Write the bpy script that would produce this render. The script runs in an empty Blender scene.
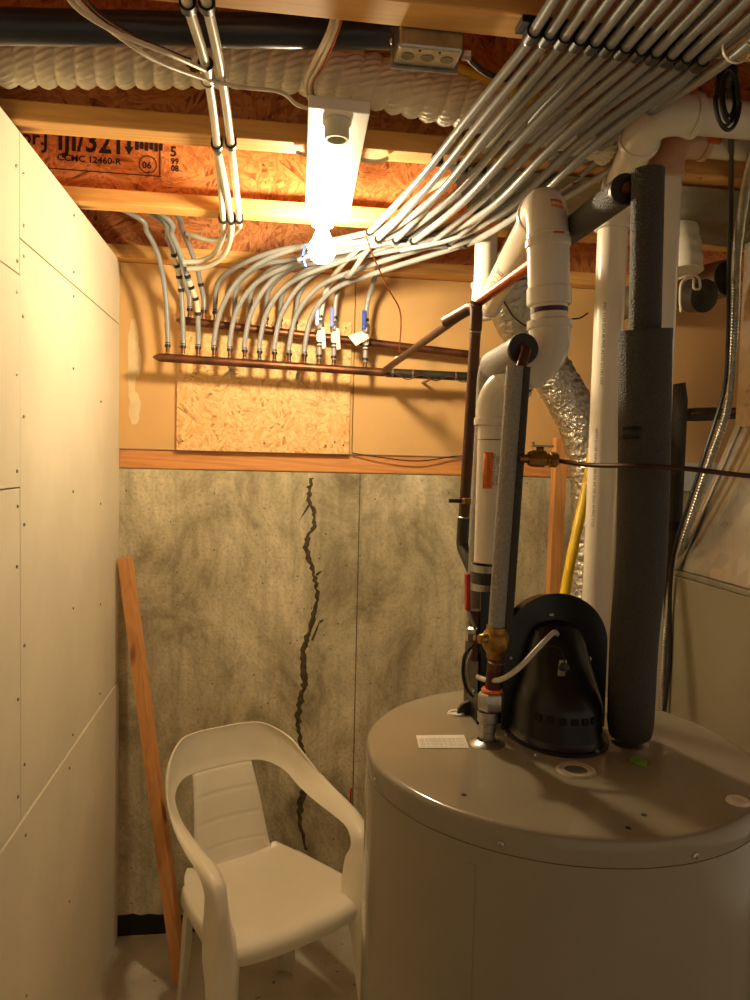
import bpy, bmesh, math, random
from mathutils import Vector, Matrix
random.seed(7)
V = Vector
C = bpy.context.scene.collection
F = 750.0
EYE = 1.65

# ------------------------------------------------------------------ camera
def basis():
    d = V(((272-375)/F, (457-500)/F, 1.0)).normalized()
    g = V((-.024, 1.0, 0)); g.z = -(g.dot(d))/d.z; g.normalize()
    return g.cross(d)*-1 if g.cross(d).x < 0 else g.cross(d), d, g
BX, BD, BG = basis()
def at(px, py, Y=None, Z=None, X=None):
    v = V(((px-375)/F, (py-500)/F, 1.0))
    r = V((v.dot(BX), v.dot(BD), -v.dot(BG)))
    t = Y/r.y if Y is not None else ((Z-EYE)/r.z if Z is not None else X/r.x)
    return r*t + V((0, 0, EYE))
cam = bpy.data.cameras.new('camera'); co = bpy.data.objects.new('camera', cam); C.objects.link(co)
right = V((BX.x, BD.x, -BG.x)); down = V((BX.y, BD.y, -BG.y)); fwd = V((BX.z, BD.z, -BG.z))
M = Matrix.Identity(4)
for i in range(3):
    M[i][0] = right[i]; M[i][1] = -down[i]; M[i][2] = -fwd[i]
M[2][3] = EYE
co.matrix_world = M
cam.sensor_fit = 'HORIZONTAL'; cam.sensor_width = 36; cam.lens = 36; cam.clip_start = .02
bpy.context.scene.camera = co

# ------------------------------------------------------------------ materials
def lin(c):
    return tuple((x/255/12.92 if x/255 <= .04045 else ((x/255+.055)/1.055)**2.4) for x in c) + (1,)
class Mat:
    def __init__(s, name):
        s.m = bpy.data.materials.new(name); s.m.use_nodes = True
        s.t = s.m.node_tree; s.b = s.t.nodes['Principled BSDF']
        s.tc = s.n('ShaderNodeTexCoord')
    def n(s, k, **kw):
        x = s.t.nodes.new(k)
        for a, b in kw.items(): setattr(x, a, b)
        return x
    def l(s, a, b): s.t.links.new(a, b)
    def mapping(s, scale=(1, 1, 1), src='Object', rot=(0, 0, 0)):
        m = s.n('ShaderNodeMapping'); m.inputs['Scale'].default_value = scale; m.inputs['Rotation'].default_value = rot
        s.l(s.tc.outputs[src], m.inputs['Vector']); return m.outputs[0]
    def noise(s, vec, scale, detail=4, rough=.55, dist=0):
        n = s.n('ShaderNodeTexNoise'); n.inputs['Scale'].default_value = scale; n.inputs['Detail'].default_value = detail
        n.inputs['Roughness'].default_value = rough; n.inputs['Distortion'].default_value = dist
        s.l(vec, n.inputs['Vector']); return n.outputs[0]
    def ramp(s, fac, stops, const=False):
        r = s.n('ShaderNodeValToRGB'); e = r.color_ramp.elements
        if const: r.color_ramp.interpolation = 'CONSTANT'
        while len(e) < len(stops): e.new(.5)
        for i, (p, c) in enumerate(stops):
            e[i].position = p; e[i].color = lin(c) if isinstance(c, tuple) else (c, c, c, 1)
        s.l(fac, r.inputs[0]); return r.outputs[0]
    def mix(s, fac, a, b, mode='MIX'):
        m = s.n('ShaderNodeMix', data_type='RGBA', blend_type=mode)
        if isinstance(fac, (int, float)): m.inputs[0].default_value = fac
        else: s.l(fac, m.inputs[0])
        for i, x in ((6, a), (7, b)):
            if isinstance(x, tuple): m.inputs[i].default_value = lin(x)
            else: s.l(x, m.inputs[i])
        return m.outputs[2]
    def bump(s, h, strength=.3, dist=.002):
        b = s.n('ShaderNodeBump'); b.inputs['Strength'].default_value = strength; b.inputs['Distance'].default_value = dist
        s.l(h, b.inputs['Height']); s.l(b.outputs[0], s.b.inputs['Normal'])
    def col(s, c):
        if isinstance(c, tuple): s.b.inputs['Base Color'].default_value = lin(c)
        else: s.l(c, s.b.inputs['Base Color'])
    def rough(s, r, metal=0, spec=None):
        if isinstance(r, (int, float)): s.b.inputs['Roughness'].default_value = r
        else: s.l(r, s.b.inputs['Roughness'])
        s.b.inputs['Metallic'].default_value = metal
        if spec is not None: s.b.inputs['Specular IOR Level'].default_value = spec

def plain(name, c, r=.5, metal=0, var=.12, scale=25, bump=0, bscale=200, spec=None):
    m = Mat(name); v = m.mapping()
    dk = tuple(int(x*(1-var)) for x in c)
    m.col(m.mix(m.ramp(m.noise(v, scale), [(.35, 0.), (.65, 1.)]), dk, c)); m.rough(r, metal, spec)
    if bump: m.bump(m.noise(v, bscale, 3), bump, .0015)
    return m.m

def wood(name, c1, c2, c3, axis=0, r=.6):
    m = Mat(name)
    sc = [14, 14, 14]; sc[axis] = .9
    v = m.mapping(tuple(sc))
    n = m.noise(v, 3, 5, .6, .6)
    w = m.n('ShaderNodeTexWave', wave_type='BANDS', bands_direction='DIAGONAL')
    w.inputs['Scale'].default_value = 1.1; w.inputs['Distortion'].default_value = 7; w.inputs['Detail'].default_value = 3
    m.l(v, w.inputs['Vector'])
    base = m.ramp(n, [(.3, c1), (.5, c2), (.75, c3)])
    lines = m.ramp(w.outputs[0], [(0, c3), (.35, c2), (1, c1)])
    c = m.mix(.35, base, lines)
    k = m.n('ShaderNodeTexVoronoi'); ks = [7, 7, 7]; ks[axis] = 2.2
    k.inputs['Scale'].default_value = 1; m.l(m.mapping(tuple(ks)), k.inputs['Vector'])
    knot = m.ramp(k.outputs['Distance'], [(0, 1.), (.07, .9), (.13, 0.)])
    m.col(m.mix(knot, c, (118, 62, 24))); m.rough(r); m.bump(n, .2, .001)
    return m.m

def osb(name, light, mid, dark, scale=1.0, plane='XZ'):
    m = Mat(name)
    vec = m.mapping()
    def layer(cell, seedrot, s):
        v1 = m.n('ShaderNodeTexVoronoi'); v1.inputs['Scale'].default_value = cell
        nz = m.n('ShaderNodeTexNoise'); nz.inputs['Scale'].default_value = 9; m.l(vec, nz.inputs['Vector'])
        add = m.n('ShaderNodeVectorMath', operation='MULTIPLY_ADD'); add.inputs[1].default_value = (.016, .016, .016)
        m.l(nz.outputs['Color'], add.inputs[0]); m.l(vec, add.inputs[2])
        m.l(add.outputs[0], v1.inputs['Vector'])
        sep = m.n('ShaderNodeSeparateColor'); m.l(v1.outputs['Color'], sep.inputs[0])
        mul = m.n('ShaderNodeMath', operation='MULTIPLY_ADD'); mul.inputs[1].default_value = 3.1; mul.inputs[2].default_value = seedrot
        m.l(sep.outputs[0], mul.inputs[0])
        rot = m.n('ShaderNodeVectorRotate', rotation_type='AXIS_ANGLE')
        rot.inputs['Axis'].default_value = (0, 1, 0) if plane == 'XZ' else (0, 0, 1)
        m.l(add.outputs[0], rot.inputs['Vector']); m.l(mul.outputs[0], rot.inputs['Angle'])
        mp = m.n('ShaderNodeMapping'); mp.inputs['Scale'].default_value = (s*.22, s*.22 if plane != 'XZ' else s*.3, s)
        if plane != 'XZ': mp.inputs['Scale'].default_value = (s*.22, s, s*.3)
        m.l(rot.outputs[0], mp.inputs['Vector'])
        v2 = m.n('ShaderNodeTexVoronoi'); v2.inputs['Scale'].default_value = 1; m.l(mp.outputs[0], v2.inputs['Vector'])
        s2 = m.n('ShaderNodeSeparateColor'); m.l(v2.outputs['Color'], s2.inputs[0])
        return s2.outputs[0], v2.outputs['Distance'], mp.outputs[0]
    a, da, mpa = layer(11*scale, .3, 60*scale)
    b, db, mpb = layer(17*scale, 1.7, 120*scale)
    f = m.mix(.45, a, b)
    fine = m.noise(mpb, 3, 3)
    f2 = m.mix(.25, f, fine)
    c = m.ramp(f2, [(.14, dark), (.27, mid), (.42, light), (.56, mid), (.68, light), (.8, mid), (.9, dark)])
    edge = m.ramp(da, [(.0, 0.), (.7, 0.), (1.0, .5)])
    m.col(m.mix(edge, c, dark)); m.rough(.55); m.bump(f2, .35, .0015)
    return m.m

def concrete():
    m = Mat('cast concrete'); v = m.mapping()
    n = m.noise(m.mapping((1, 1, .7)), 4.5, 9, .72, .5)
    streak = m.noise(m.mapping((9, 9, .8)), 2.2, 5, .6)
    fine = m.noise(v, 90, 4, .6)
    c = m.ramp(n, [(.32, (124, 114, 86)), (.44, (176, 164, 130)), (.54, (204, 192, 156)), (.68, (232, 220, 184))])
    c = m.mix(m.ramp(streak, [(.5, 0.), (.7, .5)]), c, (128, 116, 88))
    c = m.mix(m.ramp(fine, [(.36, .3), (.5, 0.)]), c, (112, 102, 78))
    vo = m.n('ShaderNodeTexVoronoi'); vo.inputs['Scale'].default_value = 42; m.l(v, vo.inputs['Vector'])
    sep = m.n('ShaderNodeSeparateColor'); m.l(vo.outputs['Color'], sep.inputs[0])
    big = m.ramp(sep.outputs[0], [(.8, 0.), (.84, 1.)])
    pit = m.ramp(vo.outputs['Distance'], [(.05, 1.), (.16, 0.)])
    pm = m.mix(1, pit, big, 'MULTIPLY')
    c = m.mix(pm, c, (74, 66, 48)); m.col(c); m.rough(.85)
    inv = m.mix(1, fine, pm, 'SUBTRACT'); m.bump(inv, .6, .004)
    return m.m

def floor_mat():
    m = Mat('painted concrete floor'); v = m.mapping()
    n = m.noise(v, 6, 6)
    c = m.ramp(n, [(.3, (176, 166, 146)), (.6, (206, 197, 178))])
    s = m.noise(v, 45, 3)
    c = m.mix(m.ramp(s, [(.66, 0.), (.72, .8)]), c, (92, 80, 62)); m.col(c); m.rough(.55)
    m.bump(n, .2, .002); return m.m

def foil_mat():
    m = Mat('crinkled foil'); v = m.mapping((1, 1, 1))
    n = m.noise(v, 60, 4, .7, 1.5)
    vo = m.n('ShaderNodeTexVoronoi'); vo.inputs['Scale'].default_value = 70; m.l(v, vo.inputs['Vector'])
    m.col((205, 200, 190)); m.rough(.28, 1.0)
    h = m.mix(.5, n, vo.outputs['Distance']); m.bump(h, 1.0, .006); return m.m

def sheet(name, c, r=.38, sc=6):
    m = Mat(name); v = m.mapping((1, 1, 1))
    vo = m.n('ShaderNodeTexVoronoi'); vo.inputs['Scale'].default_value = 30; m.l(v, vo.inputs['Vector'])
    sep = m.n('ShaderNodeSeparateColor'); m.l(vo.outputs['Color'], sep.inputs[0])
    n = m.noise(v, sc, 5)
    dk = tuple(int(x*.82) for x in c)
    m.col(m.mix(m.mix(.5, sep.outputs[0], n), dk, c)); m.rough(m.ramp(n, [(.3, r*.7), (.7, r*1.4)]), .85)
    return m.m

def foam(name, c, b=.9):
    m = Mat(name); v = m.mapping(); n = m.noise(v, 260, 3, .6)
    vo = m.n('ShaderNodeTexVoronoi'); vo.inputs['Scale'].default_value = 380; m.l(v, vo.inputs['Vector'])
    dk = tuple(int(x*.6) for x in c)
    m.col(m.mix(n, dk, c)); m.rough(.62); m.bump(m.mix(.5, n, vo.outputs['Distance']), b, .0035); return m.m

K = {}
K['pine'] = wood('pine flange', (214, 158, 84), (232, 180, 104), (196, 136, 66), 0)
K['pine_z'] = wood('pine stud', (208, 142, 78), (222, 160, 94), (180, 112, 56), 2)
K['sill'] = wood('treated sill', (206, 132, 66), (222, 156, 90), (178, 104, 48), 0)
K['osb'] = osb('bright strand board', (240, 200, 138), (216, 162, 92), (166, 108, 52))
K['osb_web'] = osb('orange strand board', (220, 150, 88), (184, 106, 52), (118, 60, 28))
K['osb_floor'] = osb('subfloor strand board', (190, 120, 64), (158, 88, 42), (100, 50, 24), plane='XY')
K['concrete'] = concrete(); K['floor'] = floor_mat(); K['foil'] = foil_mat()
K['drywall'] = plain('cream drywall', (232, 220, 192), .75, var=.04, scale=4, bump=.08, bscale=300)
K['tan'] = plain('tan wallboard', (222, 176, 112), .7, var=.07, scale=3, bump=.1)
K['tar'] = plain('black tar', (30, 28, 24), .5, var=.4, bump=.5, bscale=80)
K['crack'] = plain('crack filler', (92, 78, 46), .8, var=.4, scale=60, bump=.6, bscale=120)
K['seam'] = plain('seam line', (120, 108, 82), .85, var=.3, scale=40)
K['paint'] = plain('white paint smear', (232, 206, 158), .7, var=.05)
K['ink'] = plain('black ink', (26, 18, 12), .7)
K['ink_grey'] = plain('grey ink', (96, 92, 92), .6)
K['red_ink'] = plain('red ink', (190, 40, 30), .6)
K['pex'] = plain('grey tubing', (146, 146, 144), .32, var=.08, scale=12)
K['pexw'] = plain('translucent white tubing', (214, 206, 186), .28, var=.06, scale=10)
K['print'] = plain('tubing print', (60, 60, 62), .6)
K['pvc'] = plain('white pipe plastic', (232, 222, 204), .27, var=.04, scale=6)
K['pvc_tan'] = plain('tinted elbow plastic', (222, 178, 146), .35, var=.06)
K['abs'] = plain('dark pipe plastic', (46, 54, 70), .3, var=.2, scale=5)
K['vinyl'] = plain('pleated vinyl', (238, 228, 206), .35, var=.05, scale=30)
K['copper'] = plain('aged copper', (126, 80, 54), .42, .7, var=.35, scale=14)
K['bright_copper'] = plain('bright copper', (205, 112, 62), .33, .8, var=.2, scale=14)
K['bronze'] = plain('tarnished and shaded copper', (96, 62, 46), .45, .55, var=.3, scale=14)  # tarnish; on the diagonal pipe this dark tone stands for shade
K['iron'] = plain('dark iron pipe', (70, 66, 58), .45, .5, var=.3, scale=20)
K['solder'] = plain('solder', (176, 168, 150), .35, .9)
K['brass'] = plain('brass', (176, 134, 66), .36, .85, var=.25, scale=50)
K['steel'] = plain('zinc steel', (190, 186, 176), .3, .9, var=.15, scale=40)
K['foam'] = foam('black foam', (74, 70, 63)); K['foam_grey'] = foam('grey foam', (182, 175, 162), .6)
K['rubber'] = plain('black rubber', (34, 33, 32), .45, var=.2)
K['black'] = plain('satin black', (20, 19, 17), .34, var=.25, scale=8)
K['blackp'] = plain('black clip plastic', (26, 26, 26), .4)
K['tank'] = plain('taupe enamel', (152, 142, 120), .15, 0, var=.06, scale=3)
K['cabinet'] = plain('grey cabinet enamel', (140, 130, 108), .4, var=.05, scale=4)
K['galv'] = sheet('galvanised sheet', (190, 186, 172))
K['galv_dull'] = sheet('dull galvanised sheet', (150, 146, 130), .5)
K['fixture'] = plain('white enamel', (240, 236, 228), .3, var=.02)
K['socket'] = plain('glazed porcelain', (212, 210, 186), .25, var=.04)
K['white'] = plain('white plastic', (238, 232, 218), .4, var=.03)
K['romex'] = plain('white cable sheath', (228, 212, 188), .4, var=.06)
K['chair'] = plain('moulded white resin', (236, 226, 202), .3, var=.03, scale=5, bump=.05, bscale=500)
K['blue'] = plain('blue lever', (30, 66, 176), .35)
K['red'] = plain('red lever', (190, 22, 28), .35)
K['orange'] = plain('orange sticker', (246, 124, 56), .5)
K['purple'] = plain('purple primer', (92, 42, 88), .5, var=.4, scale=60)
K['paper'] = plain('white paper', (236, 228, 210), .6, var=.03)
K['yellow'] = plain('yellow gas tubing', (224, 184, 28), .4, var=.06)
K['board'] = plain('pale insulation board', (206, 206, 204), .6, var=.08, scale=12)
K['green'] = plain('green plastic', (126, 176, 52), .4)
K['dark_hole'] = plain('dark opening', (16, 13, 10), .8)
K['beige'] = plain('beige ring', (186, 172, 146), .4)
K['darkred'] = plain('maroon hose', (96, 34, 26), .4)
g = bpy.data.materials.new('glowing bulb'); g.use_nodes = True
gb = g.node_tree.nodes['Principled BSDF']; gb.inputs['Emission Color'].default_value = (1.0, .80, .50, 1)
gb.inputs['Emission Strength'].default_value = 325; K['bulb'] = g

# ------------------------------------------------------------------ mesh helpers
class MB:
    def __init__(s): s.v = []; s.f = []; s.sm = []
    def add(s, verts, faces, smooth=True):
        o = len(s.v); s.v += [V(p) for p in verts]
        for f in faces: s.f.append([i+o for i in f]); s.sm.append(smooth)
        return s
    def box(s, lo, hi, rot=None, c=None):
        lo, hi = V(lo), V(hi)
        p = [V((x, y, z)) for x in (lo.x, hi.x) for y in (lo.y, hi.y) for z in (lo.z, hi.z)]
        if rot is not None:
            c = V(c) if c is not None else (lo+hi)/2
            p = [rot @ (q-c)+c for q in p]
        return s.add(p, [(0, 1, 3, 2), (4, 6, 7, 5), (0, 4, 5, 1), (2, 3, 7, 6), (0, 2, 6, 4), (1, 5, 7, 3)], False)
    def obox(s, c, ax, ay, az):
        c, ax, ay, az = V(c), V(ax), V(ay), V(az)
        p = [c+ax*i+ay*j+az*k for i in (-1, 1) for j in (-1, 1) for k in (-1, 1)]
        return s.add(p, [(0, 1, 3, 2), (4, 6, 7, 5), (0, 4, 5, 1), (2, 3, 7, 6), (0, 2, 6, 4), (1, 5, 7, 3)], False)
    def tube(s, path, r, seg=16, caps=True, fn=None, smooth=True, inner=None):
        P = [V(p) for p in path]; n = len(P)
        R = r if isinstance(r, (list, tuple)) else [r]*n
        T = []
        for i in range(n):
            t = (P[min(i+1, n-1)]-P[max(i-1, 0)]); T.append(t.normalized() if t.length > 1e-9 else V((0, 0, 1)))
        ref = V((0, 0, 1)) if abs(T[0].z) < .9 else V((0, 1, 0))
        u = (ref-T[0]*ref.dot(T[0])).normalized(); verts = []; L = 0
        for i in range(n):
            if i: L += (P[i]-P[i-1]).length
            u = (u-T[i]*u.dot(T[i])).normalized(); w = T[i].cross(u)
            for k in range(seg):
                a = 2*math.pi*k/seg; rr = R[i]*(fn(L, a) if fn else 1)
                verts.append(P[i]+(u*math.cos(a)+w*math.sin(a))*rr)
        faces = [(i*seg+k, i*seg+(k+1) % seg, (i+1)*seg+(k+1) % seg, (i+1)*seg+k) for i in range(n-1) for k in range(seg)]
        s.add(verts, faces, smooth)
        if caps:
            o = len(s.v)-n*seg
            s.f.append([o+k for k in range(seg)][::-1]); s.sm.append(False)
            s.f.append([o+(n-1)*seg+k for k in range(seg)]); s.sm.append(False)
        return s
    def lathe(s, prof, c, axis=(0, 0, 1), seg=24, closed=False):
        c = V(c); ax = V(axis).normalized(); ref = V((0, 0, 1)) if abs(ax.z) < .9 else V((1, 0, 0))
        u = (ref-ax*ref.dot(ax)).normalized(); w = ax.cross(u); verts = []
        for r, h in prof:
            for k in range(seg):
                a = 2*math.pi*k/seg; verts.append(c+ax*h+(u*math.cos(a)+w*math.sin(a))*max(r, 1e-5))
        n = len(prof)
        for i in range(n-1):
            pass
        o = len(s.v); s.v += verts
        for i in range(n-1 if not closed else n):
            j = (i+1) % n
            for k in range(seg):
                s.f.append([o+i*seg+k, o+i*seg+(k+1) % seg, o+j*seg+(k+1) % seg, o+j*seg+k]); s.sm.append(True)
        return s
    def grid(s, rows, closed=False):
        m = len(rows[0]); verts = [p for r in rows for p in r]
        return s.add(verts, [(i*m+k, i*m+(k+1) % m, (i+1)*m+(k+1) % m, (i+1)*m+k) for i in range(len(rows)-1) for k in range(m if closed else m-1)])
    def prism(s, pts, d):
        n = len(pts); d = V(d); p = [V(q) for q in pts]+[V(q)+d for q in pts]
        return s.add(p, [tuple(range(n))[::-1], tuple(range(n, 2*n))]+[(i, (i+1) % n, n+(i+1) % n, n+i) for i in range(n)], False)
    def build(s, name, mat, parent=None, bevel=0, solid=0, sub=0, sharp=40):
        me = bpy.data.meshes.new(name)
        if parent is not None:
            o0 = V(parent['_o']) if '_o' in parent else parent.matrix_world.translation
        else:
            lo = V([min(v[i] for v in s.v) for i in range(3)]); hi = V([max(v[i] for v in s.v) for i in range(3)])
            o0 = V(((lo.x+hi.x)/2, (lo.y+hi.y)/2, lo.z))
        me.from_pydata([v-o0 for v in s.v], [], s.f)
        me.polygons.foreach_set('use_smooth', s.sm)
        bm = bmesh.new(); bm.from_mesh(me)
        bmesh.ops.recalc_face_normals(bm, faces=bm.faces)
        for e in bm.edges:
            if len(e.link_faces) == 2 and e.calc_face_angle(0) > math.radians(sharp): e.smooth = False
        bm.to_mesh(me); bm.free()
        me.materials.append(K[mat] if isinstance(mat, str) else mat)
        o = bpy.data.objects.new(name, me); C.objects.link(o)
        if parent is not None: o.parent = parent
        else: o.location = o0
        ORI[o.name] = o0; o['_o'] = list(o0)
        if solid:
            m = o.modifiers.new('s', 'SOLIDIFY'); m.thickness = solid; m.offset = 0
        if bevel:
            m = o.modifiers.new('b', 'BEVEL'); m.width = bevel; m.segments = 2; m.limit_method = 'ANGLE'
        if sub:
            m = o.modifiers.new('u', 'SUBSURF'); m.levels = sub; m.render_levels = sub
        return o
ORI = {}
def tag(o, label, cat, group=None, kind=None):
    if kind: o['kind'] = kind
    if label: o['label'] = label
    if cat: o['category'] = cat
    if group: o['group'] = group
    return o
def thing(name, loc, label, cat, group=None):
    o = bpy.data.objects.new(name, None); C.objects.link(o); o.location = V(loc); o.empty_display_size = .05
    ORI[o.name] = V(loc); o['_o'] = list(V(loc)); return tag(o, label, cat, group)
def struct(name, mb, mat, **k):
    o = mb.build(name, mat, **k); o['kind'] = 'structure'; return o

def spline(pts, n=8):
    P = [V(p) for p in pts]
    if len(P) < 3: return P
    P = [P[0]*2-P[1]]+P+[P[-1]*2-P[-2]]; out = []
    for i in range(1, len(P)-2):
        a, b, c, d = P[i-1:i+3]
        for k in range(n):
            t = k/n
            out.append(.5*((2*b)+(c-a)*t+(2*a-5*b+4*c-d)*t*t+(3*b-a-3*c+d)*t**3))
    out.append(P[-2]); return out
def fillet(pts, rad, n=8):
    P = [V(p) for p in pts]; out = [P[0]]; arcs = []
    for i in range(1, len(P)-1):
        a, b, c = P[i-1], P[i], P[i+1]; d1 = (a-b).normalized(); d2 = (c-b).normalized()
        ang = d1.angle(d2); t = min(rad/math.tan(ang/2), (a-b).length*.48, (c-b).length*.48)
        p, q = b+d1*t, b+d2*t; arc = []
        for k in range(n+1):
            s = k/n; arc.append((p*(1-s)**2+b*2*s*(1-s)*1.0+q*s*s))
        arcs.append((arc, d1, d2)); out += arc
    out.append(P[-1]); return out, arcs
def seg(a, b, t): return V(a).lerp(V(b), t)
def ring(parent, name, mat, c, ax, r, h, seg_=24, bev=.0015):
    return MB().lathe([(0, -h/2), (r-bev, -h/2), (r, -h/2+bev), (r, h/2-bev), (r-bev, h/2), (0, h/2)], c, ax, seg_).build(name, mat, parent)
def screw(parent, c, n, r=.004, name='screw', mat='steel'):
    n = V(n).normalized()
    return MB().lathe([(0, 0), (r, 0), (r*.95, r*.35), (r*.5, r*.6), (r*.45, r*.3), (0, r*.3)], c, n, 12).build(name, mat, parent)
def patch(parent, name, mat, p0, p1, r, a0, a1, ref=(0, -1, 0), n=10):
    p0, p1 = V(p0), V(p1); ax = (p1-p0).normalized(); u = (V(ref)-ax*V(ref).dot(ax)).normalized(); w = ax.cross(u)
    def arc(c, rr): return [c+(u*math.cos(a0+(a1-a0)*k/n)+w*math.sin(a0+(a1-a0)*k/n))*rr for k in range(n+1)]
    mb = MB().grid([arc(p0, r), arc(p1, r)]); o = mb.build(name, mat, parent, solid=.0004); return o
def text_pts(s, size, bold=0):
    cu = bpy.data.curves.new('t', 'FONT'); cu.body = s; cu.size = size; cu.resolution_u = 2; cu.offset = size*bold
    ob = bpy.data.objects.new('t', cu); C.objects.link(ob); dg = bpy.context.evaluated_depsgraph_get()
    me = bpy.data.meshes.new_from_object(ob.evaluated_get(dg))
    vs = [v.co.copy() for v in me.vertices]; fs = [tuple(p.vertices) for p in me.polygons]
    bpy.data.objects.remove(ob); bpy.data.curves.remove(cu); bpy.data.meshes.remove(me); return vs, fs
def text_flat(parent, s, size, o, ux, uy, mat='ink', name='lettering', squash=1, bold=0):
    vs, fs = text_pts(s, size, bold); o, ux, uy = V(o), V(ux), V(uy)
    return MB().add([o+ux*(v.x*squash)+uy*v.y for v in vs], fs, False).build(name, mat, parent)
def text_wrap(parent, s, size, p0, ax, r, ang=0, ref=(0, -1, 0), mat='ink', name='lettering', flip=-1):
    vs, fs = text_pts(s, size); ax = V(ax).normalized(); u = (V(ref)-ax*V(ref).dot(ax)).normalized(); w = ax.cross(u)
    pts = []
    for v in vs:
        a = ang+flip*v.y/r; pts.append(V(p0)+ax*v.x+(u*math.cos(a)+w*math.sin(a))*r)
    return MB().add(pts, fs, False).build(name, mat, parent)

# ------------------------------------------------------------------ the setting
YB = 2.577
ZJ = 2.28
struct('floor', MB().box((-.62, -1.5, -.1), (2.6, YB+.2, 0)), 'floor')
wb = struct('wall_back', MB().box((-.55, YB, 0), (2.6, YB+.2, 1.60)), 'concrete')
sill = struct('trim_1', MB().box((-.5, YB-.004, 1.602), (2.6, YB+.1, 1.665)), 'sill', bevel=.003)
wu = struct('wall_back_upper', MB().box((-2.0, YB-.012, 1.667), (.27, YB+.08, 2.27)).box((.273, YB-.012, 1.667), (2.6, YB+.08, 2.27)), 'tan')
struct('trim_2', MB().box((-2.0, YB-.07, 2.272), (2.6, YB+.06, 2.312)), 'pine')
struct('trim_8', MB().box((-2.0, YB-.035, 2.312), (2.6, YB-.015, 2.58)), 'osb_web')
# smear of joint compound on the upper wall
mb = MB()
for (cx, cz, w, h) in ((-.455, 2.0, .018, .1), (-.46, 1.9, .014, .09), (-.45, 1.80, .02, .06), (-.44, 1.95, .012, .05)):
    n = 18
    mb.prism([(cx+w*math.cos(2*math.pi*k/n)*random.uniform(.75, 1.1), YB-.0124-.0003*len(mb.v)/36, cz+h*math.sin(2*math.pi*k/n)*random.uniform(.85, 1.1)) for k in range(n)], (0, .001, 0))
mb.build('plaster_smear', 'paint', wu)
# crack, seam, tar on the concrete
crk = [(312, 478, 5), (309, 498, 4), (315, 520, 4), (306, 545, 5), (314, 575, 4), (317, 600, 4), (310, 630, 5), (303, 655, 6), (304, 685, 6), (298, 715, 5), (301, 745, 5), (305, 780, 5), (300, 815, 6), (306, 850, 4)]
L_, R_ = [], []
pts = spline([(x, y, w) for x, y, w in crk], 9)
for i, p in enumerate(pts):
    j = random.uniform(-1.3, 1.3); w = p.z*random.uniform(.35, .85)
    L_.append(at(p.x+j-w, p.y, Y=YB-.001)); R_.append(at(p.x+j+w, p.y, Y=YB-.001))
mb = MB(); M_ = [(a+b)/2+V((0, -.0025, 0)) for a, b in zip(L_, R_)]
mb.grid([[a+V((0, .002, 0)), m, b+V((0, .002, 0))] for a, m, b in zip(L_, M_, R_)])
for (x0, y0, x1, y1) in ((309, 505, 301, 518), (316, 575, 322, 571), (312, 640, 320, 620), (320, 622, 324, 620), (300, 760, 294, 770), (304, 800, 312, 775), (311, 560, 305, 552), (303, 690, 308, 678)):
    a, b = at(x0, y0, Y=YB-.001), at(x1, y1, Y=YB-.001); mb.tube([a, seg(a, b, .5)+V((.002, 0, .003)), b], [.004, .003, .001], 6)
mb.build('crack', 'crack', wb)
sx = at(360, 480, Y=YB).x
MB().box((sx-.002, YB-.0009, 0), (sx+.002, YB+.001, 1.60)).build('form_seam', 'seam', wb)
mb = MB(); top = []
N = 90
for k in range(N+1):
    x = -.5+2.4*k/N; top.append((x, YB-.004, .066+random.uniform(-.004, .004)+.008*math.sin(x*9)))
mb.prism([(1.9, YB-.004, 0), (-.5, YB-.004, 0)]+top, (0, .006, 0)).build('tar_band', 'tar', wb)
# left drywall
wl = struct('wall_left', MB().box((-.62, -1.5, 0), (-.5135, YB, 2.275)), 'drywall')
Yj = 1.588
for (y0, y1, z0, z1, dx) in ((Yj+.001, YB, 2.071, 2.275, 0), (Yj+.001, YB, .890, 2.068, 0), (-1.5, Yj-.001, 1.999, 2.275, 0),
                             (-1.5, Yj-.001, 1.578, 1.996, .0006), (-1.5, Yj-.001, .890, 1.575, 0), (-1.5, YB, .002, .887, .003)):
    MB().box((-.513, y0, z0), (-.5+dx, y1, z1)).build('drywall_sheet', 'drywall', wl, bevel=.0012)
for (y, zs) in ((Yj+.02, (1.0, 1.25, 1.5, 1.72, 1.92, 2.04, 2.1, 2.2)), (Yj-.02, (.95, 1.15, 1.42, 1.54, 1.61, 1.8, 1.96, 2.02, 2.2)), (1.99, (.92, 1.25, 1.55, 1.86, 2.04, 2.1, 2.24)), (2.3, (.93, 1.2, 1.5, 1.8)), (Yj+.02, (.85, .5)), (1.95, (.85, .5))):
    for z in zs:
        screw(wl, (-.4993 + (.003 if z < .88 else 0), y+random.uniform(-.004, .004), z), (1, 0, 0), .0038, 'screw_head', 'solder')
# subfloor and joists
struct('ceiling', MB().box((-2.0, -1.5, 2.582), (2.6, YB+.1, 2.61)), 'osb_floor')
web = {}
for i, yb in enumerate((.62, 1.115, 1.608, 2.073)):
    yf = yb-.062; ym = (yb+yf)/2
    j = MB().box((-2.0, yf, ZJ), (2.6, yb, ZJ+.038)).build('floor_joist', 'pine', None, bevel=.003)
    j['kind'] = 'structure'; j.name = 'trim_%d' % (3+i)
    MB().box((-2.0, ym-.005, ZJ+.036), (2.6, ym+.005, 2.546)).build('joist_web', 'osb_web', j)
    MB().box((-2.0, yf, 2.544), (2.6, yb, 2.58)).build('top_flange', 'pine', j)
    web[i] = j
wy = 2.073-.031-.0058
j = web[3]
def wtxt(s, px, py, h, sq=1):
    p = at(px, py, Y=wy); text_flat(j, s, h, p, (1, 0, 0), (0, 0, 1), 'ink', 'stamp_lettering', sq, .022)
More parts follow.
